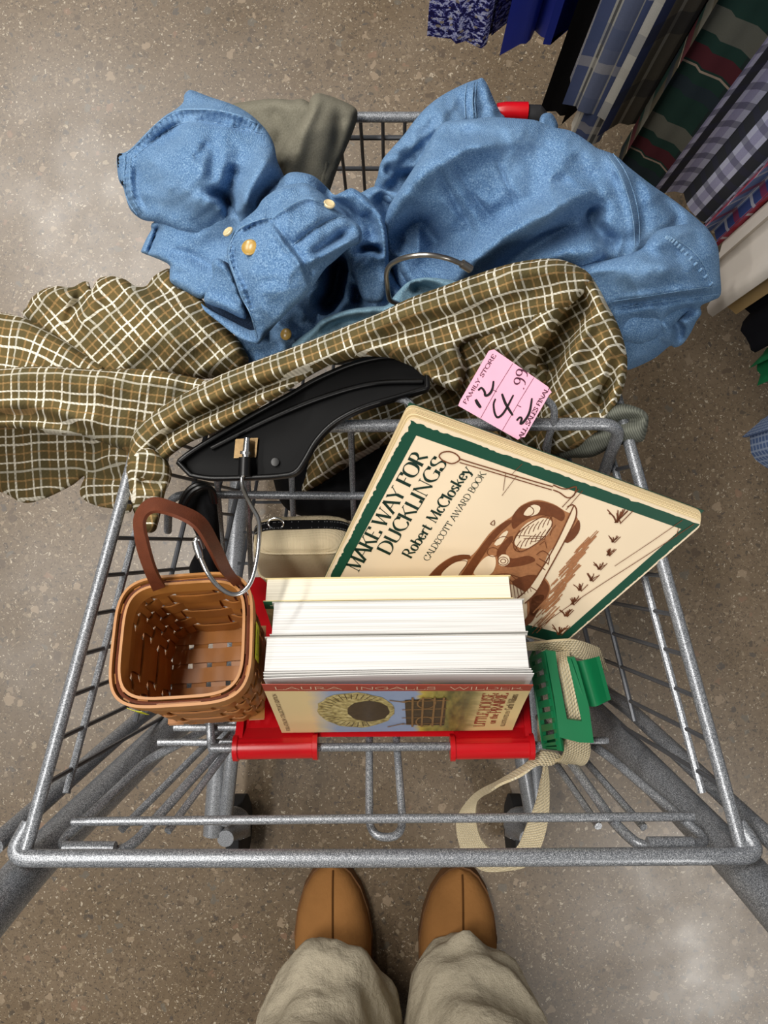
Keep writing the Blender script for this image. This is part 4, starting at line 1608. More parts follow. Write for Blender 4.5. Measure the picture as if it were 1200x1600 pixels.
# second hanger: only its hook stands clear of the two shirts
HG2 = thing('clothes_hanger', 'steel hanger hook sticking up between the denim and plaid shirts', 'hanger', P(640, 500, .69))
mb = MB()
hk = vc([P(660, 510, .675), P(640, 486, .690), P(622, 475, .700), P(611, 470, .706), P(607, 462, .712), P(605, 445, .722), P(604, 428, .732), P(610, 414, .742), P(628, 404, .752), P(652, 399, .758), P(676, 399, .760), P(700, 404, .758), P(718, 411, .752), P(728, 416, .748)], 6)
mb.tube(hk, .0019, 12)
mb.tube([P(722, 412, .751), P(735, 420, .746)], .0032, 14)
mb.build('hook', M['nickel'], HG2)
mb = MB()
mb.tube([P(660, 512, .672), P(690, 540, .66)], .006, 12)
mb.tube(vc([P(520, 560, .63), P(600, 545, .65), P(690, 540, .66), P(780, 520, .65), P(850, 500, .63)], 6), .006, 10)
mb.build('shoulder_bar', M['black'], HG2)

# ================================================================== grey garment over the front bar
M['grey_knit'] = NT('grey_brushed_cotton').m
t = NT('grey_brushed_cotton')
f_ = t.noise(700, 3)
t.bump(f_, .4, .0006)
M['grey_knit'] = t.done(t.mix(f_, rgb(96, 93, 80), rgb(138, 134, 120)), .95, 0, .1)
t = NT('ribbed_grey_knit')
w1 = t.n('ShaderNodeTexWave', wave_type='BANDS', bands_direction='X')
w1.inputs['Scale'].default_value = 170
t.put(w1.inputs['Vector'], t.coord('UV'))
t.bump(w1.outputs[1], .4, .0006)
M['rib_knit'] = t.done(t.mix(w1.outputs[1], rgb(88, 90, 82), rgb(118, 120, 110)), .95, 0, .1)
M['black_cloth'] = plain('black_cloth', rgb(16, 16, 18), .9, 0, .15, .3, 90, .3)

GS = thing('grey_sweatshirt', 'plain grey cotton garment slung over the far bar of the cart', 'clothing', P(470, 200, .59))
drape('sleeve', [(356, 176), (362, 163), (390, 158), (425, 154), (455, 156), (480, 158), (520, 200), (500, 330), (450, 330), (400, 260)],
      [(370, 165, .592), (440, 165, .60), (500, 200, .60), (440, 260, .585), (480, 320, .57)], M['grey_knit'], GS,
      folds=[([(420, 165), (440, 200), (430, 240)], -.006, 14)], r=16, nz=.002, seed=2)
drape('body', [(478, 176), (486, 152), (497, 145), (503, 146), (522, 152), (545, 162), (557, 171), (558, 186), (550, 210), (538, 238), (528, 262), (517, 294), (505, 330), (462, 330), (440, 268), (432, 250), (444, 225), (460, 200)],
      [(500, 150, .612), (555, 175, .60), (460, 240, .606), (520, 290, .575), (500, 200, .618), (545, 220, .59)], M['grey_knit'], GS,
      folds=[([(500, 150), (478, 200), (462, 262)], .006, 10), ([(530, 165), (528, 215), (512, 280)], -.007, 12)], r=14, nz=.0015, seed=3)

RB = thing('knit_garment', 'grey knit hem with fine ribs poking out under the plaid shirt', 'clothing', P(930, 680, .60))
drape('ribbed_hem', [(840, 700), (880, 670), (920, 645), (950, 632), (975, 631), (1000, 638), (1012, 648), (1013, 660), (1009, 680), (1003, 690), (985, 692), (955, 700), (925, 714), (890, 716), (860, 722)],
      [(860, 705, .62), (950, 650, .662), (1005, 660, .664), (950, 690, .655), (985, 680, .660)], M['rib_knit'], RB,
      folds=[([(925, 672), (960, 662), (990, 655), (1010, 657)], -.014, 7), ([(900, 690), (950, 680), (1003, 668)], .004, 9)], r=12, nz=.0008, seed=5, rot=.35)

# dark garment added as the shade deep in the basket, black bundle by the left wall
BG = thing('shade_fill_garment', 'black garment added as the shade in the basket behind the wire seat back', 'clothing', P(680, 700, .50))
drape('body', [(420, 660), (500, 600), (620, 560), (780, 560), (850, 590), (868, 680), (862, 780), (760, 830), (560, 815), (455, 800), (425, 740)],
      [(480, 680, .51), (700, 650, .535), (900, 660, .54), (600, 770, .545), (850, 760, .54)], M['black_cloth'], BG,
      folds=[([(520, 650), (640, 690), (800, 680)], .012, 30), ([(500, 740), (650, 730), (850, 720)], -.012, 20)], r=30, drop=.05, thick=.04, nz=.008, seed=6)
BB = thing('black_pouch', 'black cloth bundle with a looped cord behind the wicker basket handle', 'pouch', P(312, 840, .60))
drape('body', [(288, 785), (305, 770), (325, 762), (336, 770), (340, 800), (344, 840), (348, 890), (346, 912), (325, 915), (302, 905), (296, 885), (310, 850), (295, 815), (280, 800)],
      [(310, 780, .645), (330, 840, .63), (330, 900, .60), (300, 890, .60)], M['black_cloth'], BB,
      folds=[([(310, 775), (325, 830), (330, 905)], .01, 10)], r=12, drop=.012, thick=.02, nz=.003, seed=8)
mb = MB()
for dx, dy in ((0, 0), (5, 4)):
    mb.tube(vc([P(282 + dx, 806 + dy, .65), P(283 + dx, 785 + dy, .664), P(296 + dx, 764 + dy, .672), P(314 + dx, 756 + dy, .672), P(328 + dx, 763 + dy, .664), P(332 + dx, 785, .65)], 6), .0022, 8)
mb.build('cord_loop', M['black'], BB)

# ================================================================== denim shirt
DS = thing('denim_shirt', 'washed blue denim shirt with amber buttons heaped over the cart', 'shirt', P(650, 350, .60))
D = M['denim']
o, s0, on = drape('back_flap', [(586, 296), (590, 275), (596, 252), (612, 232), (630, 212), (648, 188), (668, 166), (694, 147), (728, 130), (746, 124), (754, 122), (762, 133), (772, 156), (782, 176), (790, 186), (800, 230), (740, 300), (660, 330), (610, 320)],
      [(590, 290, .60), (640, 220, .632), (700, 160, .622), (753, 128, .60), (785, 185, .60), (700, 240, .64), (640, 300, .60)], D, DS,
      folds=[([(598, 262), (622, 274), (652, 275)], -.010, 9), ([(630, 260), (660, 232), (690, 205)], -.008, 9), ([(604, 300), (630, 285), (655, 270)], -.012, 12),
             ([(742, 128), (738, 155), (742, 185)], .004, 5), ([(700, 170), (690, 200), (712, 240)], .005, 14), ([(755, 128), (762, 150), (775, 180)], .004, 8)], r=16, drop=.014, nz=0.0060, nscale=32, seed=11, fa=1.7, step=3.2, rg=.0045, rs=62)
mb = MB()
seam(mb, s0, [(729, 132), (726, 155), (727, 184)])
seam(mb, s0, [(745, 127), (742, 155), (744, 184)])
seam(mb, s0, [(741, 128), (738, 155), (740, 184)], 1.6)
mb.build('placket_stitching', M['denim_seam'], o)
drape('tail', [(842, 196), (846, 180), (858, 176), (866, 182), (872, 198), (866, 215), (848, 215)], [(850, 180, .600), (862, 182, .598), (858, 200, .605)], D, DS, r=8, nz=0.0015, seed=12, fa=1.7, step=3.2, rg=.0045, rs=62)
drape('inner_panel', [(556, 312), (570, 298), (588, 291), (606, 296), (640, 310), (660, 360), (640, 430), (600, 470), (575, 420), (570, 360)],
      [(570, 305, .595), (610, 320, .598), (620, 380, .585), (600, 440, .585)], D, DS, folds=[([(590, 300), (606, 330), (604, 380)], -.012, 12)], r=14, nz=0.0060, seed=13, fa=1.7, step=3.2, rg=.0045, rs=62)

o, s1, on = drape('body', [(607, 396), (601, 370), (602, 343), (608, 322), (622, 300), (640, 272), (662, 238), (678, 208), (692, 192), (712, 188), (735, 186), (768, 183), (806, 185), (837, 188), (862, 198), (893, 205), (920, 222), (932, 231), (946, 236), (962, 243), (985, 263), (1020, 290), (1060, 318), (1094, 346), (1108, 362), (1116, 400), (1100, 450), (1060, 500), (1000, 540), (900, 520), (800, 480), (720, 470), (660, 470), (622, 450)],
      [(610, 370, .655), (660, 290, .690), (740, 225, .690), (850, 200, .665), (930, 240, .668), (1000, 280, .645), (1090, 350, .60), (830, 300, .690), (740, 350, .672), (900, 380, .672), (660, 440, .62), (800, 440, .640), (1000, 450, .63), (1060, 420, .62)], D, DS,
      folds=[([(604, 352), (628, 308), (655, 276), (703, 246), (760, 222), (810, 206), (850, 201)], .014, 22),
             ([(676, 214), (720, 205), (770, 213), (820, 205)], -.006, 12),
             ([(700, 448), (740, 412), (790, 372), (840, 345), (895, 312), (935, 300)], .022, 24),
             ([(735, 462), (790, 414), (850, 375), (900, 345), (930, 322)], -.026, 24),
             ([(935, 318), (925, 345), (945, 372), (970, 382)], -.016, 14),
             ([(620, 398), (632, 370), (654, 350), (676, 372), (690, 402)], -.026, 20),
             ([(685, 262), (710, 315), (738, 360)], -.0035, 5), ([(709, 254), (742, 308), (776, 352)], -.004, 5), ([(773, 242), (795, 295), (815, 345)], -.003, 5),
             ([(695, 260), (725, 312), (756, 356)], .004, 9),
             ([(690, 400), (760, 345), (850, 300), (930, 250)], -.008, 40),
             ([(948, 240), (972, 278), (988, 330), (992, 380)], .007, 10), ([(985, 270), (1000, 320), (1004, 372)], -.007, 14),
             ([(1030, 300), (1060, 340), (1050, 352)], -.008, 10), ([(870, 210), (880, 240), (860, 280)], .005, 20), ([(800, 420), (840, 400), (900, 392), (960, 390)], .012, 20)],
      r=22, drop=.02, thick=.02, nz=0.0048, nscale=40, seed=14, fa=1.7, step=3.2, rg=.0045, rs=62)
mb = MB()
seam(mb, s1, [(950, 243), (968, 272), (982, 310), (990, 350), (992, 385)], 1.6)
seam(mb, s1, [(958, 240), (978, 270), (993, 312), (999, 350), (999, 380)], 1.6)
mb.build('yoke_stitching', M['denim_seam'], o)

o, s2, on = drape('right_sleeve', [(890, 432), (912, 413), (955, 405), (1000, 390), (1013, 374), (1028, 360), (1052, 353), (1080, 350), (1102, 356), (1113, 368), (1122, 388), (1125, 425), (1126, 460), (1112, 470), (1095, 478), (1096, 490), (1088, 502), (1078, 522), (1066, 538), (1054, 543), (1046, 541), (1022, 560), (985, 577), (966, 577), (940, 560), (900, 500)],
      [(920, 430, .668), (1010, 400, .676), (1060, 365, .662), (1110, 380, .628), (1120, 440, .62), (1040, 450, .662), (960, 480, .645), (1080, 500, .59), (1010, 540, .585), (970, 565, .575)], D, DS,
      folds=[([(955, 482), (1000, 474), (1060, 466), (1124, 460)], -.008, 7), ([(957, 477), (1010, 469), (1060, 461), (1122, 453)], -.003, 8, 'p'), ([(958, 470), (1010, 462), (1060, 455), (1122, 446)], .005, 7),
             ([(1056, 540), (1062, 515), (1052, 500), (1070, 488), (1092, 484)], -.020, 9), ([(1040, 500), (1048, 520), (1040, 540)], .006, 12),
             ([(1000, 395), (1030, 400), (1070, 395)], -.006, 12), ([(960, 430), (1010, 425), (1060, 405)], .008, 26), ([(970, 520), (1000, 505), (1040, 500)], -.005, 14)],
      r=18, drop=.018, thick=.018, nz=0.0045, nscale=36, seed=15, fa=1.7, step=3.2, rg=.0045, rs=62)
mb = MB()
seam(mb, s2, [(1036, 368), (1062, 378), (1084, 394), (1100, 415), (1110, 440)], 1.8)
seam(mb, s2, [(958, 484), (1010, 475), (1060, 467), (1124, 460)], 1.8)
seam(mb, s2, [(956, 471), (1010, 463), (1060, 455), (1120, 447)], 1.4)
for i in range(13):
    k = i / 12
    x, y = 1040 + 70 * k - 10 * math.sin(k * 3.14), 370 + 68 * k * k + 4 * k
    mb.tube([P(x - 2, y + 4, s2(x, y) + .0006), P(x + 3, y - 1, s2(x, y) + .001)], .0011, 6)
mb.build('cuff_stitching', M['denim_seam'], o)

# left shoulder piece
o, s3, on = drape('lower_flap', [(242, 346), (236, 360), (229, 372), (220, 393), (222, 395), (262, 412), (265, 425), (267, 441), (290, 455), (316, 467), (345, 450), (375, 400), (420, 350), (380, 320), (300, 330)],
      [(240, 360, .625), (224, 392, .612), (300, 450, .640), (350, 380, .65), (270, 390, .632), (265, 440, .632)], D, DS,
      folds=[([(248, 350), (240, 375), (230, 397)], -.012, 6), ([(265, 390), (300, 400), (340, 425)], -.004, 8), ([(262, 395), (264, 425), (270, 445)], .004, 8)], r=12, nz=0.0045, seed=16, fa=1.7, step=3.2, rg=.0045, rs=62)
o, s4, on = drape('left_shoulder', [(286, 160), (288, 148), (295, 141), (304, 142), (314, 146), (330, 152), (352, 159), (372, 167), (390, 178), (404, 190), (418, 206), (428, 226), (433, 250), (442, 271), (448, 290), (430, 320), (400, 345), (376, 360), (358, 376), (340, 383), (318, 380), (282, 363), (247, 348), (222, 343), (204, 328), (196, 306), (193, 294), (186, 282), (183, 262), (183, 243), (190, 239), (196, 238), (208, 229), (230, 206), (255, 183), (274, 171)],
      [(295, 145, .628), (250, 200, .648), (200, 260, .630), (210, 330, .615), (300, 270, .690), (400, 200, .660), (420, 260, .672), (340, 360, .645), (370, 300, .682), (280, 340, .655)], D, DS,
      folds=[([(196, 240), (214, 226), (245, 193), (275, 175), (305, 171), (342, 174), (378, 183), (402, 195)], .006, 6),
             ([(214, 243), (240, 220), (272, 198), (310, 189), (355, 196), (412, 210)], -.005, 6), ([(205, 241), (226, 222), (258, 194), (290, 180), (330, 181), (380, 191), (408, 202)], -.0035, 9, 'p'), ([(199, 246), (199, 280), (204, 312), (220, 337)], -.003, 7, 'p'),
             ([(204, 246), (203, 280), (208, 312), (222, 336)], .004, 6), ([(214, 250), (212, 282), (218, 308), (234, 330)], -.003, 5),
             ([(322, 300), (342, 303), (354, 312), (360, 328), (368, 345)], -.012, 8), ([(318, 312), (336, 318), (350, 332)], .006, 10),
             ([(424, 232), (406, 268), (388, 300), (380, 340)], .016, 18), ([(372, 255), (362, 290), (362, 330)], -.014, 16),
             ([(300, 248), (314, 240), (324, 222)], -.005, 8), ([(336, 200), (334, 250), (330, 290)], -.006, 12), ([(245, 235), (262, 215), (285, 207)], -.005, 10)],
      r=16, drop=.016, thick=.02, nz=0.0045, nscale=38, seed=17, fa=1.7, step=3.2, rg=.0045, rs=62)
mb = MB()
seam(mb, s4, [(197, 240), (214, 226), (245, 193), (275, 174), (305, 171), (342, 173), (378, 182), (402, 193)], 2.4)
seam(mb, s4, [(209, 246), (238, 222), (272, 197), (310, 189), (355, 195), (410, 208)], 1.5)
seam(mb, s4, [(196, 242), (194, 280), (199, 312), (216, 338)], 2.2)
seam(mb, s4, [(204, 246), (203, 280), (208, 312), (224, 337)], 1.4)
mb.build('hem_stitching', M['denim_seam'], o)
drape('hem_facing', [(183, 243), (190, 240), (196, 250), (195, 285), (190, 288), (185, 268)], [(185, 250, .618), (193, 270, .622), (190, 284, .617)], M['black_cloth'], DS, r=5, drop=.004, nz=0.0000, seed=18, fa=1.7, step=3.2, rg=.0045, rs=62)

# middle folds and collar
o, s5, on = drape('front_panel', [(352, 545), (372, 520), (430, 480), (470, 420), (520, 372), (560, 360), (600, 380), (640, 405), (710, 430), (740, 445), (660, 490), (560, 520), (470, 560), (400, 585), (355, 580)],
      [(370, 550, .625), (450, 520, .645), (500, 440, .62), (560, 400, .62), (590, 450, .625), (660, 440, .63), (600, 500, .62), (420, 570, .62)], D, DS,
      folds=[([(498, 490), (520, 460), (528, 425), (536, 400)], -.05, 15), ([(480, 500), (462, 470)], .006, 8), ([(560, 420), (580, 450), (585, 475)], .012, 16), ([(556, 480), (560, 450), (548, 430)], -.020, 10),
             ([(610, 410), (625, 440), (640, 455)], -.012, 9), ([(430, 500), (445, 520), (470, 535)], .005, 10)], r=14, nz=0.0075, nscale=30, seed=19, fa=1.7, step=3.2, rg=.0045, rs=62)
bt = MB()


def button(mb, px, py, z, r=.0056, tilt=(0, 0, 1), ov=.75):
    n = Vector(tilt).normalized()
    c = P(px, py, z)
    mb.lathe(c, n, [(0, r * .8), (.0008, r), (.0020, r), (.0026, r * .82), (.0020, r * .6)], 22)


button(bt, 448, 523, s5(448, 523) + .002, .0050, (-.3, 0, 1))
bt.build('button', M['button'], DS)
o, s6, on = drape('sleeve_back', [(396, 335), (406, 312), (428, 288), (440, 278), (452, 270), (468, 269), (490, 275), (508, 290), (522, 304), (534, 300), (549, 294), (562, 300), (574, 309), (590, 329), (600, 345), (605, 365), (607, 400), (606, 440), (598, 470), (570, 470), (556, 440), (540, 400), (500, 370), (440, 350)],
      [(410, 320, .680), (460, 275, .684), (520, 310, .672), (555, 300, .672), (598, 360, .662), (600, 440, .65), (540, 360, .665), (470, 320, .700)], D, DS,
      folds=[([(500, 282), (516, 310), (545, 330), (560, 350)], -.018, 9), ([(560, 390), (580, 388), (600, 398)], -.016, 7), ([(560, 420), (585, 400), (600, 408)], .006, 8), ([(585, 325), (598, 360), (602, 410)], .008, 6), ([(565, 330), (580, 360), (585, 380)], -.012, 12)],
      r=12, drop=.012, nz=0.0045, nscale=30, seed=20, fa=1.7, step=3.2, rg=.0045, rs=62)
# cuff: shade of the opening painted as a dark lining, two under layers, then the sleeve with the buttoned cuff on top
M['shade_layer'] = denim('shaded_denim_lining', rgb(20, 30, 48), rgb(30, 44, 66), rgb(52, 70, 96))
drape('cuff_opening_shade', [(320, 474), (326, 455), (336, 425), (350, 408), (372, 430), (400, 480), (410, 528), (398, 532), (370, 520), (340, 496)],
      [(325, 470, .655), (350, 415, .672), (400, 520, .652)], M['shade_layer'], DS, r=6, drop=.004, nz=0, seed=21)
drape('cuff_facing', [(331, 412), (336, 404), (345, 405), (355, 416), (363, 430), (372, 454), (381, 478), (385, 494), (384, 498), (376, 497), (362, 490), (345, 482), (330, 477), (319, 470), (322, 455), (332, 432)],
      [(322, 465, .676), (338, 410, .694), (380, 492, .676), (352, 450, .684)], M['denim'], DS,
      folds=[([(333, 412), (350, 420), (366, 448), (382, 492)], .005, 5), ([(322, 462), (345, 473), (375, 488)], .004, 5)], r=6, drop=.005, thick=.006, nz=.001, seed=24)
drape('cuff_under', [(314, 474), (319, 478), (335, 488), (355, 498), (378, 510), (392, 516), (402, 516), (409, 533), (405, 537), (396, 537), (372, 527), (340, 502), (320, 486)],
      [(318, 478, .668), (360, 508, .674), (402, 530, .676)], M['denim'], DS, r=6, drop=.005, thick=.006, nz=.001, seed=25)
o, s8, on = drape('cuff_sleeve', [(355, 388), (362, 370), (374, 349), (399, 328), (412, 310), (436, 294), (460, 287), (480, 287), (504, 303), (520, 320), (540, 337), (560, 351), (566, 368), (562, 380), (545, 388), (522, 408), (508, 420), (494, 440), (480, 460), (456, 482), (430, 508), (408, 533), (404, 534), (400, 520), (390, 490), (376, 464), (366, 436), (357, 410)],
      [(360, 390, .712), (400, 340, .722), (470, 292, .712), (550, 350, .708), (400, 520, .700), (440, 420, .742), (390, 430, .732), (500, 400, .728), (480, 350, .738)], D, DS,
      folds=[([(426, 341), (440, 330), (470, 313), (486, 310), (512, 319)], .004, 5), ([(458, 383), (500, 352), (540, 336)], -.005, 6), ([(425, 343), (450, 375), (476, 410), (488, 445)], -.004, 5), ([(418, 345), (440, 378), (466, 412), (480, 450)], .004, 6),
             ([(476, 412), (505, 398), (530, 384), (560, 372)], .009, 9), ([(482, 402), (510, 388), (545, 360)], -.009, 9), ([(488, 418), (520, 402), (556, 384)], -.006, 8),
             ([(358, 380), (360, 410), (372, 440), (392, 490), (402, 526)], .005, 6), ([(366, 378), (368, 410), (382, 445), (400, 492)], -.003, 5), ([(363, 384), (363, 408), (375, 442), (392, 486)], -.003, 6, 'p'), ([(368, 368), (395, 350), (424, 342)], -.0025, 7, 'p'), ([(372, 358), (400, 344), (424, 340)], .003, 5), ([(378, 364), (400, 352), (420, 346)], -.003, 4)],
      r=12, drop=.013, thick=.016, nz=0.0030, nscale=34, seed=22, fa=1.7, step=3.2, rg=.0045, rs=62)
mb = MB()
seam(mb, s8, [(426, 341), (440, 330), (468, 314), (486, 311), (510, 320)], 1.8)
seam(mb, s8, [(458, 382), (500, 352), (540, 338)], 1.6)
seam(mb, s8, [(424, 343), (450, 375), (476, 410), (488, 446)], 1.5)
seam(mb, s8, [(360, 384), (358, 402), (368, 434), (378, 464), (392, 492), (402, 528)], 2.2)
seam(mb, s8, [(360, 380), (374, 358), (400, 345), (424, 340)], 2.0)
seam(mb, s8, [(367, 386), (367, 404), (377, 436)], 1.2)
mb.build('cuff_stitching', M['denim_seam'], o)
bt = MB()
button(bt, 391, 388, s8(391, 388) + .0012, .0062, (-.15, .1, 1))
bt.build('button', M['button'], DS)
bt = MB()
button(bt, 514, 321, s8(514, 323) + .0015, .0045, (.3, .5, 1))
bt.build('button', M['button_pale'], DS)
bt = MB()
button(bt, 358, 364, s8(362, 374) - .004, .0045, (-.5, .5, .8))
bt.build('button', M['button_pale'], DS)
o, s9, on = drape('collar', [(458, 545), (464, 532), (490, 512), (505, 498), (544, 484), (580, 479), (604, 477), (616, 462), (637, 441), (660, 434), (688, 435), (722, 441), (740, 448), (720, 490), (660, 520), (580, 545), (500, 570)],
      [(470, 540, .668), (540, 492, .682), (610, 480, .684), (680, 442, .684), (720, 470, .672), (560, 530, .670)], M['denim_in'], DS,
      folds=[([(500, 520), (540, 505), (580, 502)], -.010, 10), ([(640, 452), (665, 450), (690, 462)], -.014, 10), ([(490, 514), (540, 490), (600, 483)], .005, 8)], r=10, drop=.012, nz=0.0030, seed=23, fa=1.7, step=3.2, rg=.0045, rs=62)

# ================================================================== plaid shirt
PS = thing('plaid_shirt', 'olive plaid flannel shirt with white and tan checks draped over the seat back', 'shirt', P(450, 600, .62))
K = M['plaid']
drape('inner_front', [(470, 770), (478, 740), (492, 690), (530, 640), (600, 590), (700, 580), (800, 590), (880, 640), (900, 700), (840, 715), (740, 700), (640, 690), (560, 720), (500, 760)],
      [(490, 740, .545), (560, 660, .560), (700, 620, .570), (850, 660, .600), (640, 690, .555)], K, PS,
      folds=[([(500, 740), (560, 690), (640, 670)], .010, 20), ([(560, 640), (660, 620), (760, 640)], -.015, 22)], r=20, drop=.03, thick=.02, nz=.005, seed=31, rot=.5)
drape('back_panel', [(0 - 60, 620), (0, 640), (60, 655), (120, 672), (190, 690), (208, 712), (210, 760), (204, 800), (176, 795), (150, 790), (128, 778), (125, 764), (132, 744), (110, 760), (62, 782), (34, 785), (10, 772), (-60, 740)],
      [(-40, 660, .50), (60, 668, .52), (180, 705, .56), (195, 785, .50), (40, 775, .27), (-40, 740, .30), (130, 755, .42), (165, 790, .46)], K, PS,
      folds=[([(140, 690), (150, 720), (135, 745)], -.014, 14), ([(145, 722), (165, 716), (190, 722), (205, 735)], .010, 8), ([(150, 745), (180, 748), (205, 760)], -.014, 9), ([(60, 680), (70, 730), (60, 780)], .006, 24)],
      r=12, drop=.01, thick=.008, nz=.004, seed=32, rot=.06)
drape('right_sleeve', [(36, 494), (42, 480), (50, 465), (68, 452), (88, 447), (112, 449), (128, 441), (138, 440), (143, 453), (150, 440), (160, 433), (180, 432), (196, 437), (212, 447), (228, 447), (240, 432), (256, 422), (266, 420), (274, 432), (276, 446), (300, 455), (318, 470), (336, 495), (358, 515), (378, 540), (388, 566), (360, 586), (320, 592), (260, 590), (180, 590), (120, 570), (70, 530)],
      [(50, 480, .555), (100, 470, .590), (180, 440, .612), (260, 428, .610), (330, 500, .658), (360, 570, .652), (250, 520, .672), (150, 540, .625), (240, 585, .640), (90, 520, .590)], K, PS,
      folds=[([(132, 442), (128, 465), (112, 490), (104, 520)], -.014, 10), ([(150, 450), (140, 480), (120, 510)], .010, 14), ([(232, 446), (262, 455), (300, 470), (325, 500)], -.008, 10),
             ([(60, 470), (90, 460), (120, 462)], .008, 14), ([(180, 460), (240, 500), (300, 560)], .006, 40)],
      r=20, drop=.024, thick=.02, nz=.003, seed=33, rot=.72, rg=.005, fa=1.3)
drape('sleeve_end', [(-70, 470), (-20, 484), (10, 490), (36, 496), (66, 510), (96, 528), (124, 546), (150, 562), (166, 578), (120, 600), (40, 600), (-70, 600)],
      [(-40, 490, .53), (30, 505, .585), (100, 540, .612), (150, 570, .625), (20, 580, .600), (-50, 580, .57)], K, PS,
      folds=[([(10, 520), (70, 540), (130, 572)], .008, 26)], r=16, drop=.018, thick=.016, nz=.003, seed=34, rg=.004, guide=[(-70, 510), (0, 520), (60, 535), (160, 590)])
drape('left_sleeve', [(-70, 585), (-20, 578), (10, 575), (60, 572), (110, 574), (160, 577), (205, 576), (245, 578), (285, 586), (322, 594), (340, 602), (300, 640), (250, 670), (212, 702), (200, 706), (170, 695), (130, 682), (90, 680), (50, 672), (10, 668), (-70, 660)],
      [(-40, 620, .59), (60, 600, .640), (150, 610, .668), (250, 600, .690), (320, 605, .695), (200, 680, .652), (60, 665, .600), (120, 640, .655)], K, PS,
      folds=[([(-30, 640), (30, 632), (90, 645), (160, 668)], .006, 12), ([(-30, 655), (40, 650), (100, 662), (170, 684)], -.010, 9), ([(60, 590), (140, 600), (220, 596)], .006, 24)],
      r=18, drop=.022, thick=.018, nz=.003, seed=35, rg=.004, fa=1.5, guide=[(-70, 610), (40, 605), (140, 612), (240, 625), (340, 640)])
o, sy, on = drape('shoulder_band', [(198, 742), (201, 710), (204, 690), (212, 672), (235, 648), (262, 630), (300, 608), (335, 590), (372, 574), (420, 556), (480, 534), (540, 510), (590, 490), (640, 466), (690, 448), (740, 430), (790, 414), (830, 406), (866, 404), (890, 410), (910, 420), (925, 438), (900, 470), (850, 500), (790, 520), (720, 540), (730, 570), (722, 600), (716, 612), (690, 604), (660, 588), (640, 572), (610, 560), (576, 557), (545, 562), (510, 574), (480, 590), (450, 610), (410, 634), (370, 658), (330, 678), (296, 692), (262, 716), (240, 740), (215, 760)],
      [(205, 720, .690), (260, 660, .716), (340, 610, .722), (330, 670, .724), (440, 580, .728), (540, 530, .728), (640, 490, .728), (740, 450, .724), (860, 420, .712), (900, 440, .70), (560, 560, .715), (680, 580, .708), (800, 490, .712), (710, 600, .698)], K, PS,
      folds=[([(230, 720), (262, 680), (300, 655), (350, 632), (400, 610), (470, 586), (540, 560)], -.018, 8),
             ([(225, 690), (262, 655), (320, 625), (400, 590), (480, 562), (560, 530), (640, 496), (720, 470), (790, 452)], .007, 16),
             ([(240, 728), (290, 682), (350, 655), (410, 622), (470, 588), (530, 560), (580, 545), (640, 535)], .008, 13),
             ([(560, 540), (620, 515), (680, 498), (740, 488), (800, 470), (860, 456)], -.008, 9),
             ([(600, 552), (650, 540), (690, 545), (730, 570)], .007, 14), ([(640, 570), (680, 574), (716, 596)], -.006, 9), ([(780, 440), (840, 424), (890, 424)], .006, 16)],
      r=14, drop=.018, thick=.016, nz=.0025, seed=36, rg=.003, fa=1.4, guide=[(170, 770), (222, 690), (300, 640), (400, 596), (500, 560), (600, 520), (700, 485), (800, 450), (920, 430)])
drape('left_cuff', [(200, 745), (200, 722), (210, 708), (232, 700), (258, 716), (268, 736), (266, 752), (258, 770), (254, 790), (248, 815), (243, 829), (232, 833), (220, 828), (211, 806), (205, 785)],
      [(210, 720, .705), (250, 720, .712), (255, 750, .70), (235, 825, .662), (215, 790, .675)], K, PS,
      folds=[([(215, 745), (235, 755), (258, 752)], -.008, 7), ([(212, 775), (232, 772), (252, 778)], .004, 8), ([(214, 800), (232, 798), (248, 802)], -.005, 6), ([(218, 820), (232, 818), (246, 822)], .003, 5)],
      r=12, drop=.016, thick=.016, nz=.002, nscale=25, seed=37, fa=1.5, guide=[(240, 690), (232, 760), (230, 840)])
drape('front_fold', [(706, 560), (716, 535), (740, 518), (790, 498), (840, 478), (880, 440), (905, 420), (918, 425), (928, 438), (940, 458), (950, 478), (962, 500), (972, 525), (979, 552), (980, 575), (976, 600), (966, 628), (952, 652), (940, 670), (920, 690), (900, 702), (872, 708), (850, 712), (838, 700), (840, 660), (850, 620), (852, 598), (815, 580), (780, 600), (745, 628), (722, 612), (708, 590)],
      [(720, 560, .688), (740, 610, .672), (800, 510, .705), (910, 430, .70), (960, 520, .685), (975, 580, .672), (950, 640, .668), (880, 690, .652), (850, 640, .668), (880, 540, .685), (830, 550, .670), (900, 600, .672)], K, PS,
      folds=[([(850, 600), (858, 560), (880, 520), (905, 480), (895, 455)], -.042, 17), ([(880, 620), (890, 570), (912, 520), (925, 480)], .014, 15), ([(745, 530), (800, 548), (840, 535), (880, 500)], .012, 15),
             ([(962, 560), (950, 600), (935, 650)], -.016, 8), ([(940, 520), (955, 560), (945, 620)], .008, 12), ([(930, 640), (945, 610), (965, 590)], -.010, 8), ([(860, 690), (880, 640), (905, 600)], .006, 12)],
      r=14, drop=.02, thick=.018, nz=.003, seed=38, rg=.003, fa=1.3, rot=.52, warp=.25)
drape('front_tail', [(790, 560), (830, 560), (856, 575), (862, 620), (852, 680), (838, 705), (800, 700), (770, 660), (765, 600)], [(800, 580, .655), (850, 600, .64), (830, 690, .62), (780, 650, .64)], K, PS, r=12, nz=.003, seed=39, rot=.7)

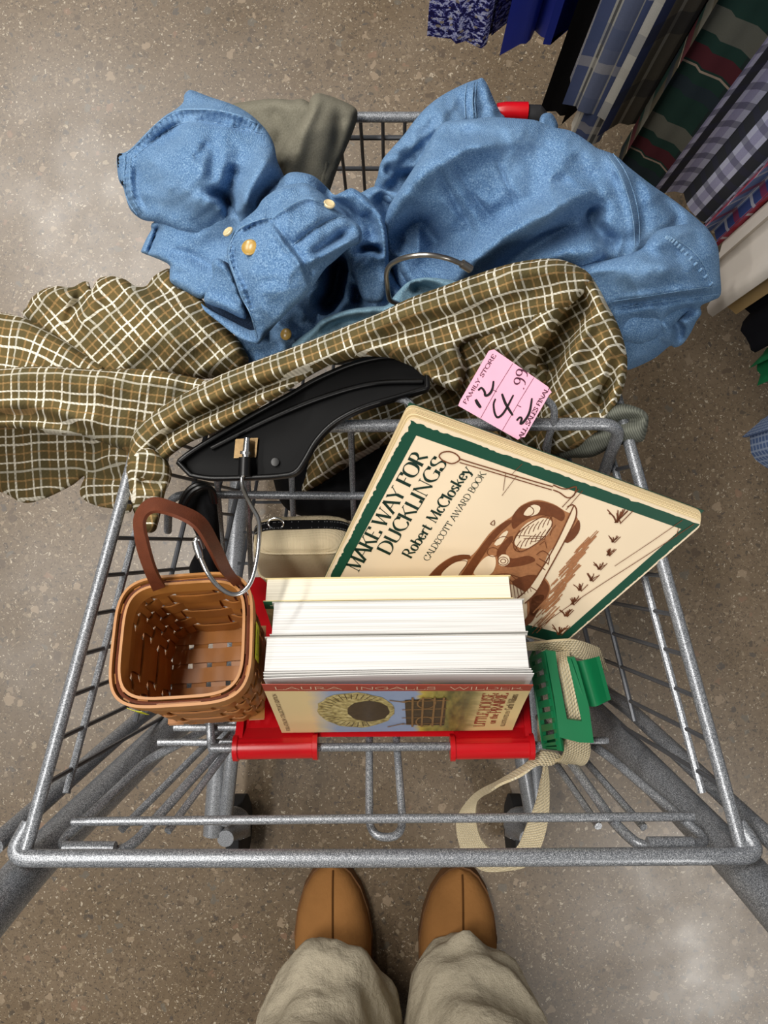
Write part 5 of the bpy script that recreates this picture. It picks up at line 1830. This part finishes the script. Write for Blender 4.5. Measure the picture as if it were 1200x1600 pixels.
# ================================================================== pink price tag
M['tag_pink'] = plain('pink_card', rgb(240, 178, 202), .6, 0, .3, .04, 60)
M['tag_print'] = plain('plum_print', rgb(84, 44, 62), .6, 0, .2, .1, 100)
M['marker'] = plain('black_marker', rgb(26, 18, 22), .5, 0, .3, .1, 100)
tq = [P(716, 634, .722), P(766, 546, .732), P(862, 606, .720), P(812, 687, .706)]
TN = (tq[1] - tq[0]).cross(tq[2] - tq[1]).normalized()
if TN.z < 0:
    TN = -TN
T0 = tq[0]


def tp(px, py, e=.0003):
    return onplane(px, py, T0, TN, e)


tg = tag(mesh('price_tag', [], [], M['tag_pink']), 'pink price card reading 4.99 pinned to the plaid shirt', 'price tag')
mb = MB()
mb.poly([tp(*p, 0) for p in ((716, 634), (719, 626), (764, 548), (772, 546), (856, 604), (862, 613), (858, 617), (820, 683), (815, 683), (809, 687))], TN, .0005)
COL.objects.unlink(tg)
bpy.data.objects.remove(tg)
tg = tag(mb.build('price_tag', M['tag_pink'], None, smooth=False), 'pink price card reading 4.99 pinned to the plaid shirt', 'price tag')


def write_t(mb, s, p0, p1, up_px, **k):
    o = tp(*p0)
    ux = tp(*p1) - o
    h = (tp(p0[0] + up_px[0], p0[1] + up_px[1]) - o).length
    write(mb, s, o, ux, TN.cross(ux).normalized() * h, TN, **k)


mb = MB()
write_t(mb, 'FAMILY STORE', (728, 632), (775, 556), (-5, -3.4), thick=.25, thin=.1)
write_t(mb, 'ALL SALES FINAL', (815, 686), (858, 608), (-5.5, -3.6), thick=.25, thin=.1)
write_t(mb, '.99', (818, 610), (826, 578), (-16, -9), thick=.14, serif=False)
mb.build('printed_lettering', M['tag_print'], tg, smooth=False)
mb = MB()
for pts in ([(751, 653), (776, 608), (801, 568)], [(785, 672), (812, 626), (834, 590)]):
    ribbon(mb, [tp(*p) for p in pts], .0003, TN)
for a, b in (((770, 609), (776, 612)), ((808, 633), (814, 636))):
    ribbon(mb, [tp(*a), tp(*b)], .0005, TN)
mb.build('ruled_lines', M['tag_print'], tg, smooth=False)


def inked(mb, pts, w):
    q_ = catmull([p for p in pts], 2.0)
    m = len(q_)
    ribbon(mb, [tp(*p, .0004) for p in q_], [w * (.35 + .65 * math.sin(math.pi * (.08 + .86 * i / (m - 1))) ** .5) for i in range(m)], TN)


mb = MB()
inked(mb, [(743, 624), (746, 630), (751, 637)], .0026)
inked(mb, [(747, 610), (752, 606), (757, 612), (758, 618), (764, 616), (769, 608), (771, 595)], .0019)
inked(mb, [(774, 623), (771, 632), (773, 646), (778, 652), (788, 643), (802, 617)], .0017)
inked(mb, [(784, 615), (790, 631), (801, 649)], .0021)
inked(mb, [(807, 657), (812, 652), (815, 654), (813, 662), (819, 658), (827, 644), (831, 622)], .0019)
mb.build('handwriting', M['marker'], tg, smooth=False)

# ================================================================== clothes on the rack to the right
RACK = thing('clothes_rack', 'metal rail rack holding the hanging shirts', 'clothes rack', (.75, .62, 0))
mb = MB()
ra, rb_ = Vector((.20, .98, 1.52)), Vector((.86, .10, 1.52))
dv = (rb_ - ra).normalized()
mb.tube([ra - dv * .25, rb_ + dv * .25], .014, 12)
mb.build('rail', M['chrome'], RACK)
mb = MB()
for e in (ra - dv * .22, rb_ + dv * .22):
    e = e + Vector((.12, .1, 0))
    mb = MB()
    mb.tube([Vector((e.x, e.y, 1.52)), Vector((e.x, e.y, 0.01))], .013, 12)
    mb.tube([e - Vector((.12, .1, 0)), e], .012, 10)
    mb.build('post', M['chrome'], RACK)


def fl_mat(name, base, alt, us, vs, tw=700):
    return plaid(name, base, us, vs, alt, tw)


W_ = rgb
M['floral'] = None
t = NT('navy_floral_print')
v = t.voro(95, t.coord('UV'), 'F1')
n1 = t.noise(160, 3, t.coord('UV'), .7)
col = t.ramp(n1, [(.40, rgb(24, 22, 78)), (.48, rgb(60, 62, 140)), (.53, rgb(176, 182, 226)), (.60, rgb(206, 206, 220)), (.66, rgb(40, 40, 110))], 'CONSTANT')
col = t.mix(t.math('LESS_THAN', v.outputs['Distance'], .22), col, rgb(150, 140, 130))
M['floral'] = t.done(col, .8, 0, .2)
M['royal'] = plain('royal_blue_nylon', rgb(16, 44, 160), .4, 0, .4, .15, 20)
M['black_wool'] = plain('black_wool', rgb(17, 16, 18), .95, 0, .1, .3, 200, .3)
M['fl_a'] = fl_mat('blue_cream_flannel', W_(168, 168, 164), W_(192, 188, 178),
                   [(.085, .1, .020, W_(52, 72, 122), .9), (.085, .45, .022, W_(232, 228, 216), .9), (.085, .75, .016, W_(66, 84, 128), .8), (.085, .26, .003, W_(214, 208, 196), .9), (.085, .92, .005, W_(44, 46, 54), .8)],
                   [(.11, .2, .03, W_(70, 86, 124), .3), (.11, .6, .016, W_(206, 200, 188), .35)], 0)
M['fl_b'] = fl_mat('grey_blue_flannel', W_(96, 90, 80), W_(120, 112, 98),
                   [(.08, .2, .022, W_(38, 54, 98), .9), (.08, .6, .02, W_(62, 58, 54), .8), (.08, .42, .002, W_(200, 196, 184), .8), (.08, .9, .004, W_(190, 184, 170), .7)],
                   [(.10, .3, .03, W_(46, 50, 62), .5)], 0)
M['fl_c'] = fl_mat('green_maroon_flannel', W_(22, 50, 46), W_(30, 62, 54),
                   [(.13, .3, .026, W_(96, 78, 62), .55), (.13, .7, .03, W_(30, 34, 40), .6)],
                   [(.155, .15, .030, W_(104, 102, 92), .85), (.155, .42, .022, W_(84, 28, 40), .9), (.155, .52, .003, W_(170, 150, 132), .9), (.155, .7, .02, W_(36, 46, 58), .8)], 0)
M['check'] = fl_mat('lavender_black_check', W_(208, 212, 238), W_(216, 218, 240),
                    [(.030, .2, .012, W_(26, 32, 34), .95), (.030, .7, .008, W_(150, 146, 190), .6)], [(.030, .1, .011, W_(60, 62, 84), .55)], 0)
M['redplaid'] = fl_mat('red_blue_plaid', W_(116, 140, 190), W_(130, 152, 198),
                       [(.05, .2, .016, W_(184, 40, 48), .85), (.05, .6, .005, W_(222, 224, 232), .9), (.05, .45, .008, W_(40, 58, 130), .8)], [(.06, .3, .012, W_(170, 40, 50), .6), (.06, .7, .006, W_(226, 226, 232), .7)], 0)
M['whitecloth'] = plain('white_cotton', rgb(206, 198, 188), .85, 0, .2, .05, 30, .1)
M['tan'] = plain('tan_cotton', rgb(196, 166, 116), .85, 0, .2, .06, 40, .2)
M['blackcloth2'] = plain('navy_black_cotton', rgb(15, 16, 22), .9, 0, .1, .2, 60)
M['greencloth'] = plain('kelly_green_knit', rgb(8, 100, 58), .85, 0, .2, .15, 90, .3)
M['bluestripe'] = fl_mat('blue_pinstripe', W_(92, 118, 168), W_(104, 128, 176), [(.0075, .2, .0022, W_(172, 190, 220), .8)], [(.0075, .2, .0022, W_(172, 190, 220), .8)], 0)
DIR = Vector((.76, .65, 0))


def garment(name, label, cat, pts, zh, mat, depth=.36, wav=.006, wl=.03, seed=0, slope=0.0, extra=None):
    rnd = random.Random(seed)
    w = [P(x, y, zh) for x, y in pts]
    w = w + [w[-1] + DIR * depth, w[0] + DIR * depth]
    q_ = catmull([(p.x, p.y) for p in w], .008, True)
    n = len(q_)
    arc = [0]
    for i in range(1, n):
        arc.append(arc[-1] + float(np.linalg.norm(q_[i] - q_[i - 1])))
    rows = [0, .006, .02, .05, .1, .18, .3, .45, .62, .8, 1.0]
    zt_ = 1.47
    cx = sum(p[0] for p in q_) / n
    cy = sum(p[1] for p in q_) / n
    vs, uv, fs = [], [], []
    ph = rnd.random() * 9
    for j, k in enumerate(rows):
        for i in range(n):
            a = q_[(i - 1) % n]
            b = q_[(i + 1) % n]
            tg_ = np.array([b[0] - a[0], b[1] - a[1]])
            tg_ = tg_ / (np.linalg.norm(tg_) + 1e-9)
            nr = np.array([tg_[1], -tg_[0]])
            s_ = arc[i]
            o_ = wav * (math.sin(s_ / wl * 6.28 + ph) + .6 * math.sin(s_ / wl * 3.7 + ph * 2 + k * 1.5)) * (1 - .5 * k)
            rl = -.006 if j == 0 else 0
            x, y = q_[i] + nr * (o_ + rl * 0)
            z = zh + k * (zt_ - zh) + .010 * noise.noise(Vector((s_ * 14, seed, 0))) * (1 - k) + slope * ((x - w[0].x) * DIR.x + (y - w[0].y) * DIR.y) * (1 - k)
            vs.append((x, y, z))
            uv.append((s_, z))
    for j in range(len(rows) - 1):
        for i in range(n):
            i2 = (i + 1) % n
            fs.append((j * n + i, j * n + i2, (j + 1) * n + i2, (j + 1) * n + i))
    m = (len(rows) - 1) * n
    fs.append(tuple(range(n))[::-1])
    fs.append(tuple(m + i for i in range(n)))
    o = mesh(name, vs, fs, mat, None, True, uv, 60)
    return tag(o, label, cat, 'garments hanging on the rack')


garment('hanging_dress', 'navy and lavender floral print garment hanging at the far end of the rack', 'dress', [(700, 30), (704, 62), (740, 70), (775, 48), (800, 22)], .45, M['floral'], seed=1, wav=.004)
garment('hanging_jacket', 'royal blue jacket hanging between the floral and the black garment', 'jacket', [(806, 55), (815, 70), (828, 60), (836, 50), (860, 62), (885, 50)], .45, M['royal'], seed=2, wav=.003)
garment('hanging_trousers', 'long black garment hanging between the blue jacket and the flannel shirts', 'clothing', [(872, 150), (868, 176), (886, 180), (905, 170)], .34, M['black_wool'], seed=3, wav=.003)
garment('hanging_shirt', 'blue and cream striped flannel shirt with a tied tail, next to the black garment', 'shirt', [(893, 132), (901, 158), (908, 170), (924, 182), (948, 190), (970, 170), (985, 140)], .46, M['fl_a'], seed=4, wav=.0045, wl=.055)
garment('hanging_shirt', 'pale blue flannel sleeve end hanging lowest, above the denim shirt', 'shirt', [(898, 195), (902, 215), (918, 226), (934, 220), (944, 198)], .40, M['fl_a'], depth=.22, seed=14, wav=.003)
garment('hanging_shirt', 'grey and navy flannel shirt behind the blue and cream one', 'shirt', [(950, 186), (968, 196), (992, 190), (1015, 165)], .45, M['fl_b'], seed=5, wav=.004, wl=.05)
garment('hanging_shirt', 'dark green and maroon plaid flannel shirt on the rack', 'shirt', [(978, 236), (984, 262), (1010, 286), (1034, 296), (1058, 268)], .42, M['fl_c'], seed=6, wav=.005, wl=.05)
garment('hanging_shirt', 'lavender and black gingham shirt hanging beside the dark green plaid', 'shirt', [(1034, 282), (1042, 298), (1062, 308), (1070, 322), (1088, 332), (1104, 350), (1128, 330)], .44, M['check'], seed=7, wav=.004, wl=.05)
garment('hanging_shirt', 'light blue shirt with red plaid bands between the gingham and the white shirt', 'shirt', [(1108, 345), (1116, 362), (1124, 378), (1146, 360)], .44, M['redplaid'], seed=8, wav=.003)
garment('hanging_shirt', 'plain white shirt hanging on the rack', 'shirt', [(1124, 392), (1116, 430), (1105, 490), (1112, 498), (1128, 470), (1150, 424), (1170, 396)], .46, M['whitecloth'], seed=9, wav=.003, depth=.3)
garment('hanging_shirt', 'tan shirt tail hanging beside the white shirt', 'shirt', [(1158, 445), (1143, 478), (1150, 492), (1166, 482), (1182, 446)], .46, M['tan'], seed=10, wav=.003, depth=.3)
garment('hanging_shirt', 'black garment at the right edge, below the tan shirt tail', 'clothing', [(1180, 430), (1164, 452), (1160, 480), (1166, 490), (1158, 516), (1176, 536), (1215, 530)], .46, M['blackcloth2'], seed=11, wav=.003, depth=.3)
garment('hanging_shirt', 'green knit sleeve just entering the right edge', 'clothing', [(1192, 552), (1180, 570), (1188, 586), (1215, 588)], .45, M['greencloth'], seed=12, wav=.001, depth=.30)
garment('hanging_shirt', 'blue pinstripe sleeve end, lowest garment at the right edge', 'shirt', [(1186, 660), (1168, 682), (1172, 708), (1190, 726), (1225, 730), (1240, 690)], .42, M['bluestripe'], seed=13, wav=.001, depth=.30)

# ================================================================== the shopper's feet and legs
M['suede'] = plain('tan_suede', rgb(146, 102, 58), .92, 0, .1, .2, 22, .7)
M['sole'] = plain('brown_rubber_sole', rgb(104, 72, 44), .8, 0, .2, .1, 60)
M['seam_dark'] = plain('brown_seam', rgb(84, 54, 26), .9, 0, .1, .1, 60)
t = NT('khaki_cotton')
f_ = t.noise(500, 3)
cr = t.noise(22, 4)
t.bump(t.math('ADD', t.math('MULTIPLY', f_, .3), t.math('MULTIPLY', cr, 4.0)), .8, .004)
M['khaki'] = t.done(t.mix(f_, rgb(166, 155, 134), rgb(200, 190, 168)), .9, 0, .15)
PER = thing('person', 'person seen from above in khaki trousers and tan suede slippers, standing behind the cart', 'person', (0, -.74, 0))
for cx, rz, toe in ((P(515, 1480, .06).x, .03, -.522), (P(722, 1480, .06).x, -.03, -.528)):
    prof = [(0, 0), (.005, .017), (.016, .030), (.04, .045), (.075, .056), (.115, .062), (.16, .060), (.20, .053), (.24, .046), (.27, .036), (.284, .02), (.288, 0)]
    hts = [.030, .036, .046, .058, .070, .080, .088, .084, .078, .076, .070, .050]
    vs, fs = [], []
    SG = 28
    for (d, w), hgt in zip(prof, hts):
        for k in range(SG):
            a = math.pi * k / (SG - 1)
            c, s_ = math.cos(a), math.sin(a)
            x = math.copysign(abs(c) ** .8, c) * max(w, .0005)
            z = .020 + (hgt - .020) * s_ ** .75
            vs.append((cx + x * math.cos(rz) + d * math.sin(rz), toe - d + x * rz * .3, z))
    m = len(prof)
    for i in range(m - 1):
        for k in range(SG - 1):
            fs.append((i * SG + k, (i + 1) * SG + k, (i + 1) * SG + k + 1, i * SG + k + 1))
    sl = mesh('slipper', vs, [f[::-1] for f in fs], M['suede'], PER)
    mb = MB()
    so_ = [(cx + w * 1.03 + d * math.sin(rz), toe + .003 - d) for d, w in prof] + [(cx - w * 1.03 + d * math.sin(rz), toe + .003 - d) for d, w in prof[::-1][1:-1]]
    mb.poly([Vector((x, y, .024)) for x, y in so_], Vector((0, 0, 1)), .023)
    mb.build('sole', M['sole'], sl)
    mb = MB()
    mb.tube([Vector((cx + .003 + d * math.sin(rz), toe - d, hgt + .0008)) for (d, w), hgt in zip(prof[1:8], hts[1:8])], .0016, 6)
    mb.build('centre_seam', M['seam_dark'], sl)
vs, fs = [], []
SG = 72
for sx, cx in ((-1, -.090), (1, .120)):
    rings = [(.065, 0, -.756, .096, .146), (.085, 0, -.756, .103, .160), (.105, 0, -.757, .105, .166), (.14, sx * .004, -.758, .104, .160), (.18, sx * .008, -.758, .101, .134), (.24, sx * .012, -.757, .100, .126), (.32, sx * .014, -.752, .098, .115),
             (.42, sx * .014, -.745, .097, .108), (.55, sx * .008, -.74, .100, .108), (.68, -sx * .004, -.745, .108, .116), (.80, -sx * .02, -.76, .112, .13), (.90, -sx * .03, -.77, .11, .135)]
    base = len(vs)
    fine = []
    for i in range(len(rings) - 1):
        for j in range(5):
            k = j / 5
            fine.append(tuple(a * (1 - k) + b * k for a, b in zip(rings[i], rings[i + 1])))
    fine.append(rings[-1])
    for (z, dx, yy, rx, ry) in fine:
        for k in range(SG):
            a = 2 * math.pi * k / SG
            ca_, sa_ = math.cos(a), math.sin(a)
            wr = 1 + .05 * (.5 - 2 * abs(noise.noise(Vector((ca_ * 1.8 + sx * 9, sa_ * 1.8 - z * 6, z * 13))))) + .022 * noise.noise(Vector((ca_ * 6, sa_ * 6 + sx, z * 45))) + (.09 * noise.noise(Vector((math.cos(a) * 2.2 + sx * 5, math.sin(a) * 2.2, z * 9))) + .09 * noise.noise(Vector((math.cos(a) * 1.2 + sx * 3, z * 26 + math.sin(a) * 1.5, 4)))) * (1.0 if z > .07 else .4)
            dzz = .010 * math.sin(a * 2 + sx) + .014 * max(0, math.sin(a)) ** 2
            vs.append((cx + dx + rx * wr * math.cos(a), yy + ry * wr * math.sin(a), z + dzz))
    m = len(fine)
    for i in range(m - 1):
        for k in range(SG):
            k2 = (k + 1) % SG
            fs.append((base + i * SG + k, base + i * SG + k2, base + (i + 1) * SG + k2, base + (i + 1) * SG + k))
    fs.append(tuple(base + k for k in range(SG))[::-1])
    fs.append(tuple(base + (m - 1) * SG + k for k in range(SG)))
# waist joining both legs
base = len(vs)
for z, rx, ry in ((.76, .20, .135), (.84, .205, .14), (.92, .195, .135), (.99, .185, .125)):
    for k in range(SG):
        a = 2 * math.pi * k / SG
        vs.append((.012 + rx * math.cos(a), -.77 + ry * math.sin(a), z))
for i in range(3):
    for k in range(SG):
        k2 = (k + 1) % SG
        fs.append((base + i * SG + k, base + i * SG + k2, base + (i + 1) * SG + k2, base + (i + 1) * SG + k))
fs.append(tuple(base + k for k in range(SG))[::-1])
fs.append(tuple(base + 3 * SG + k for k in range(SG)))
mesh('trousers', vs, fs, M['khaki'], PER)
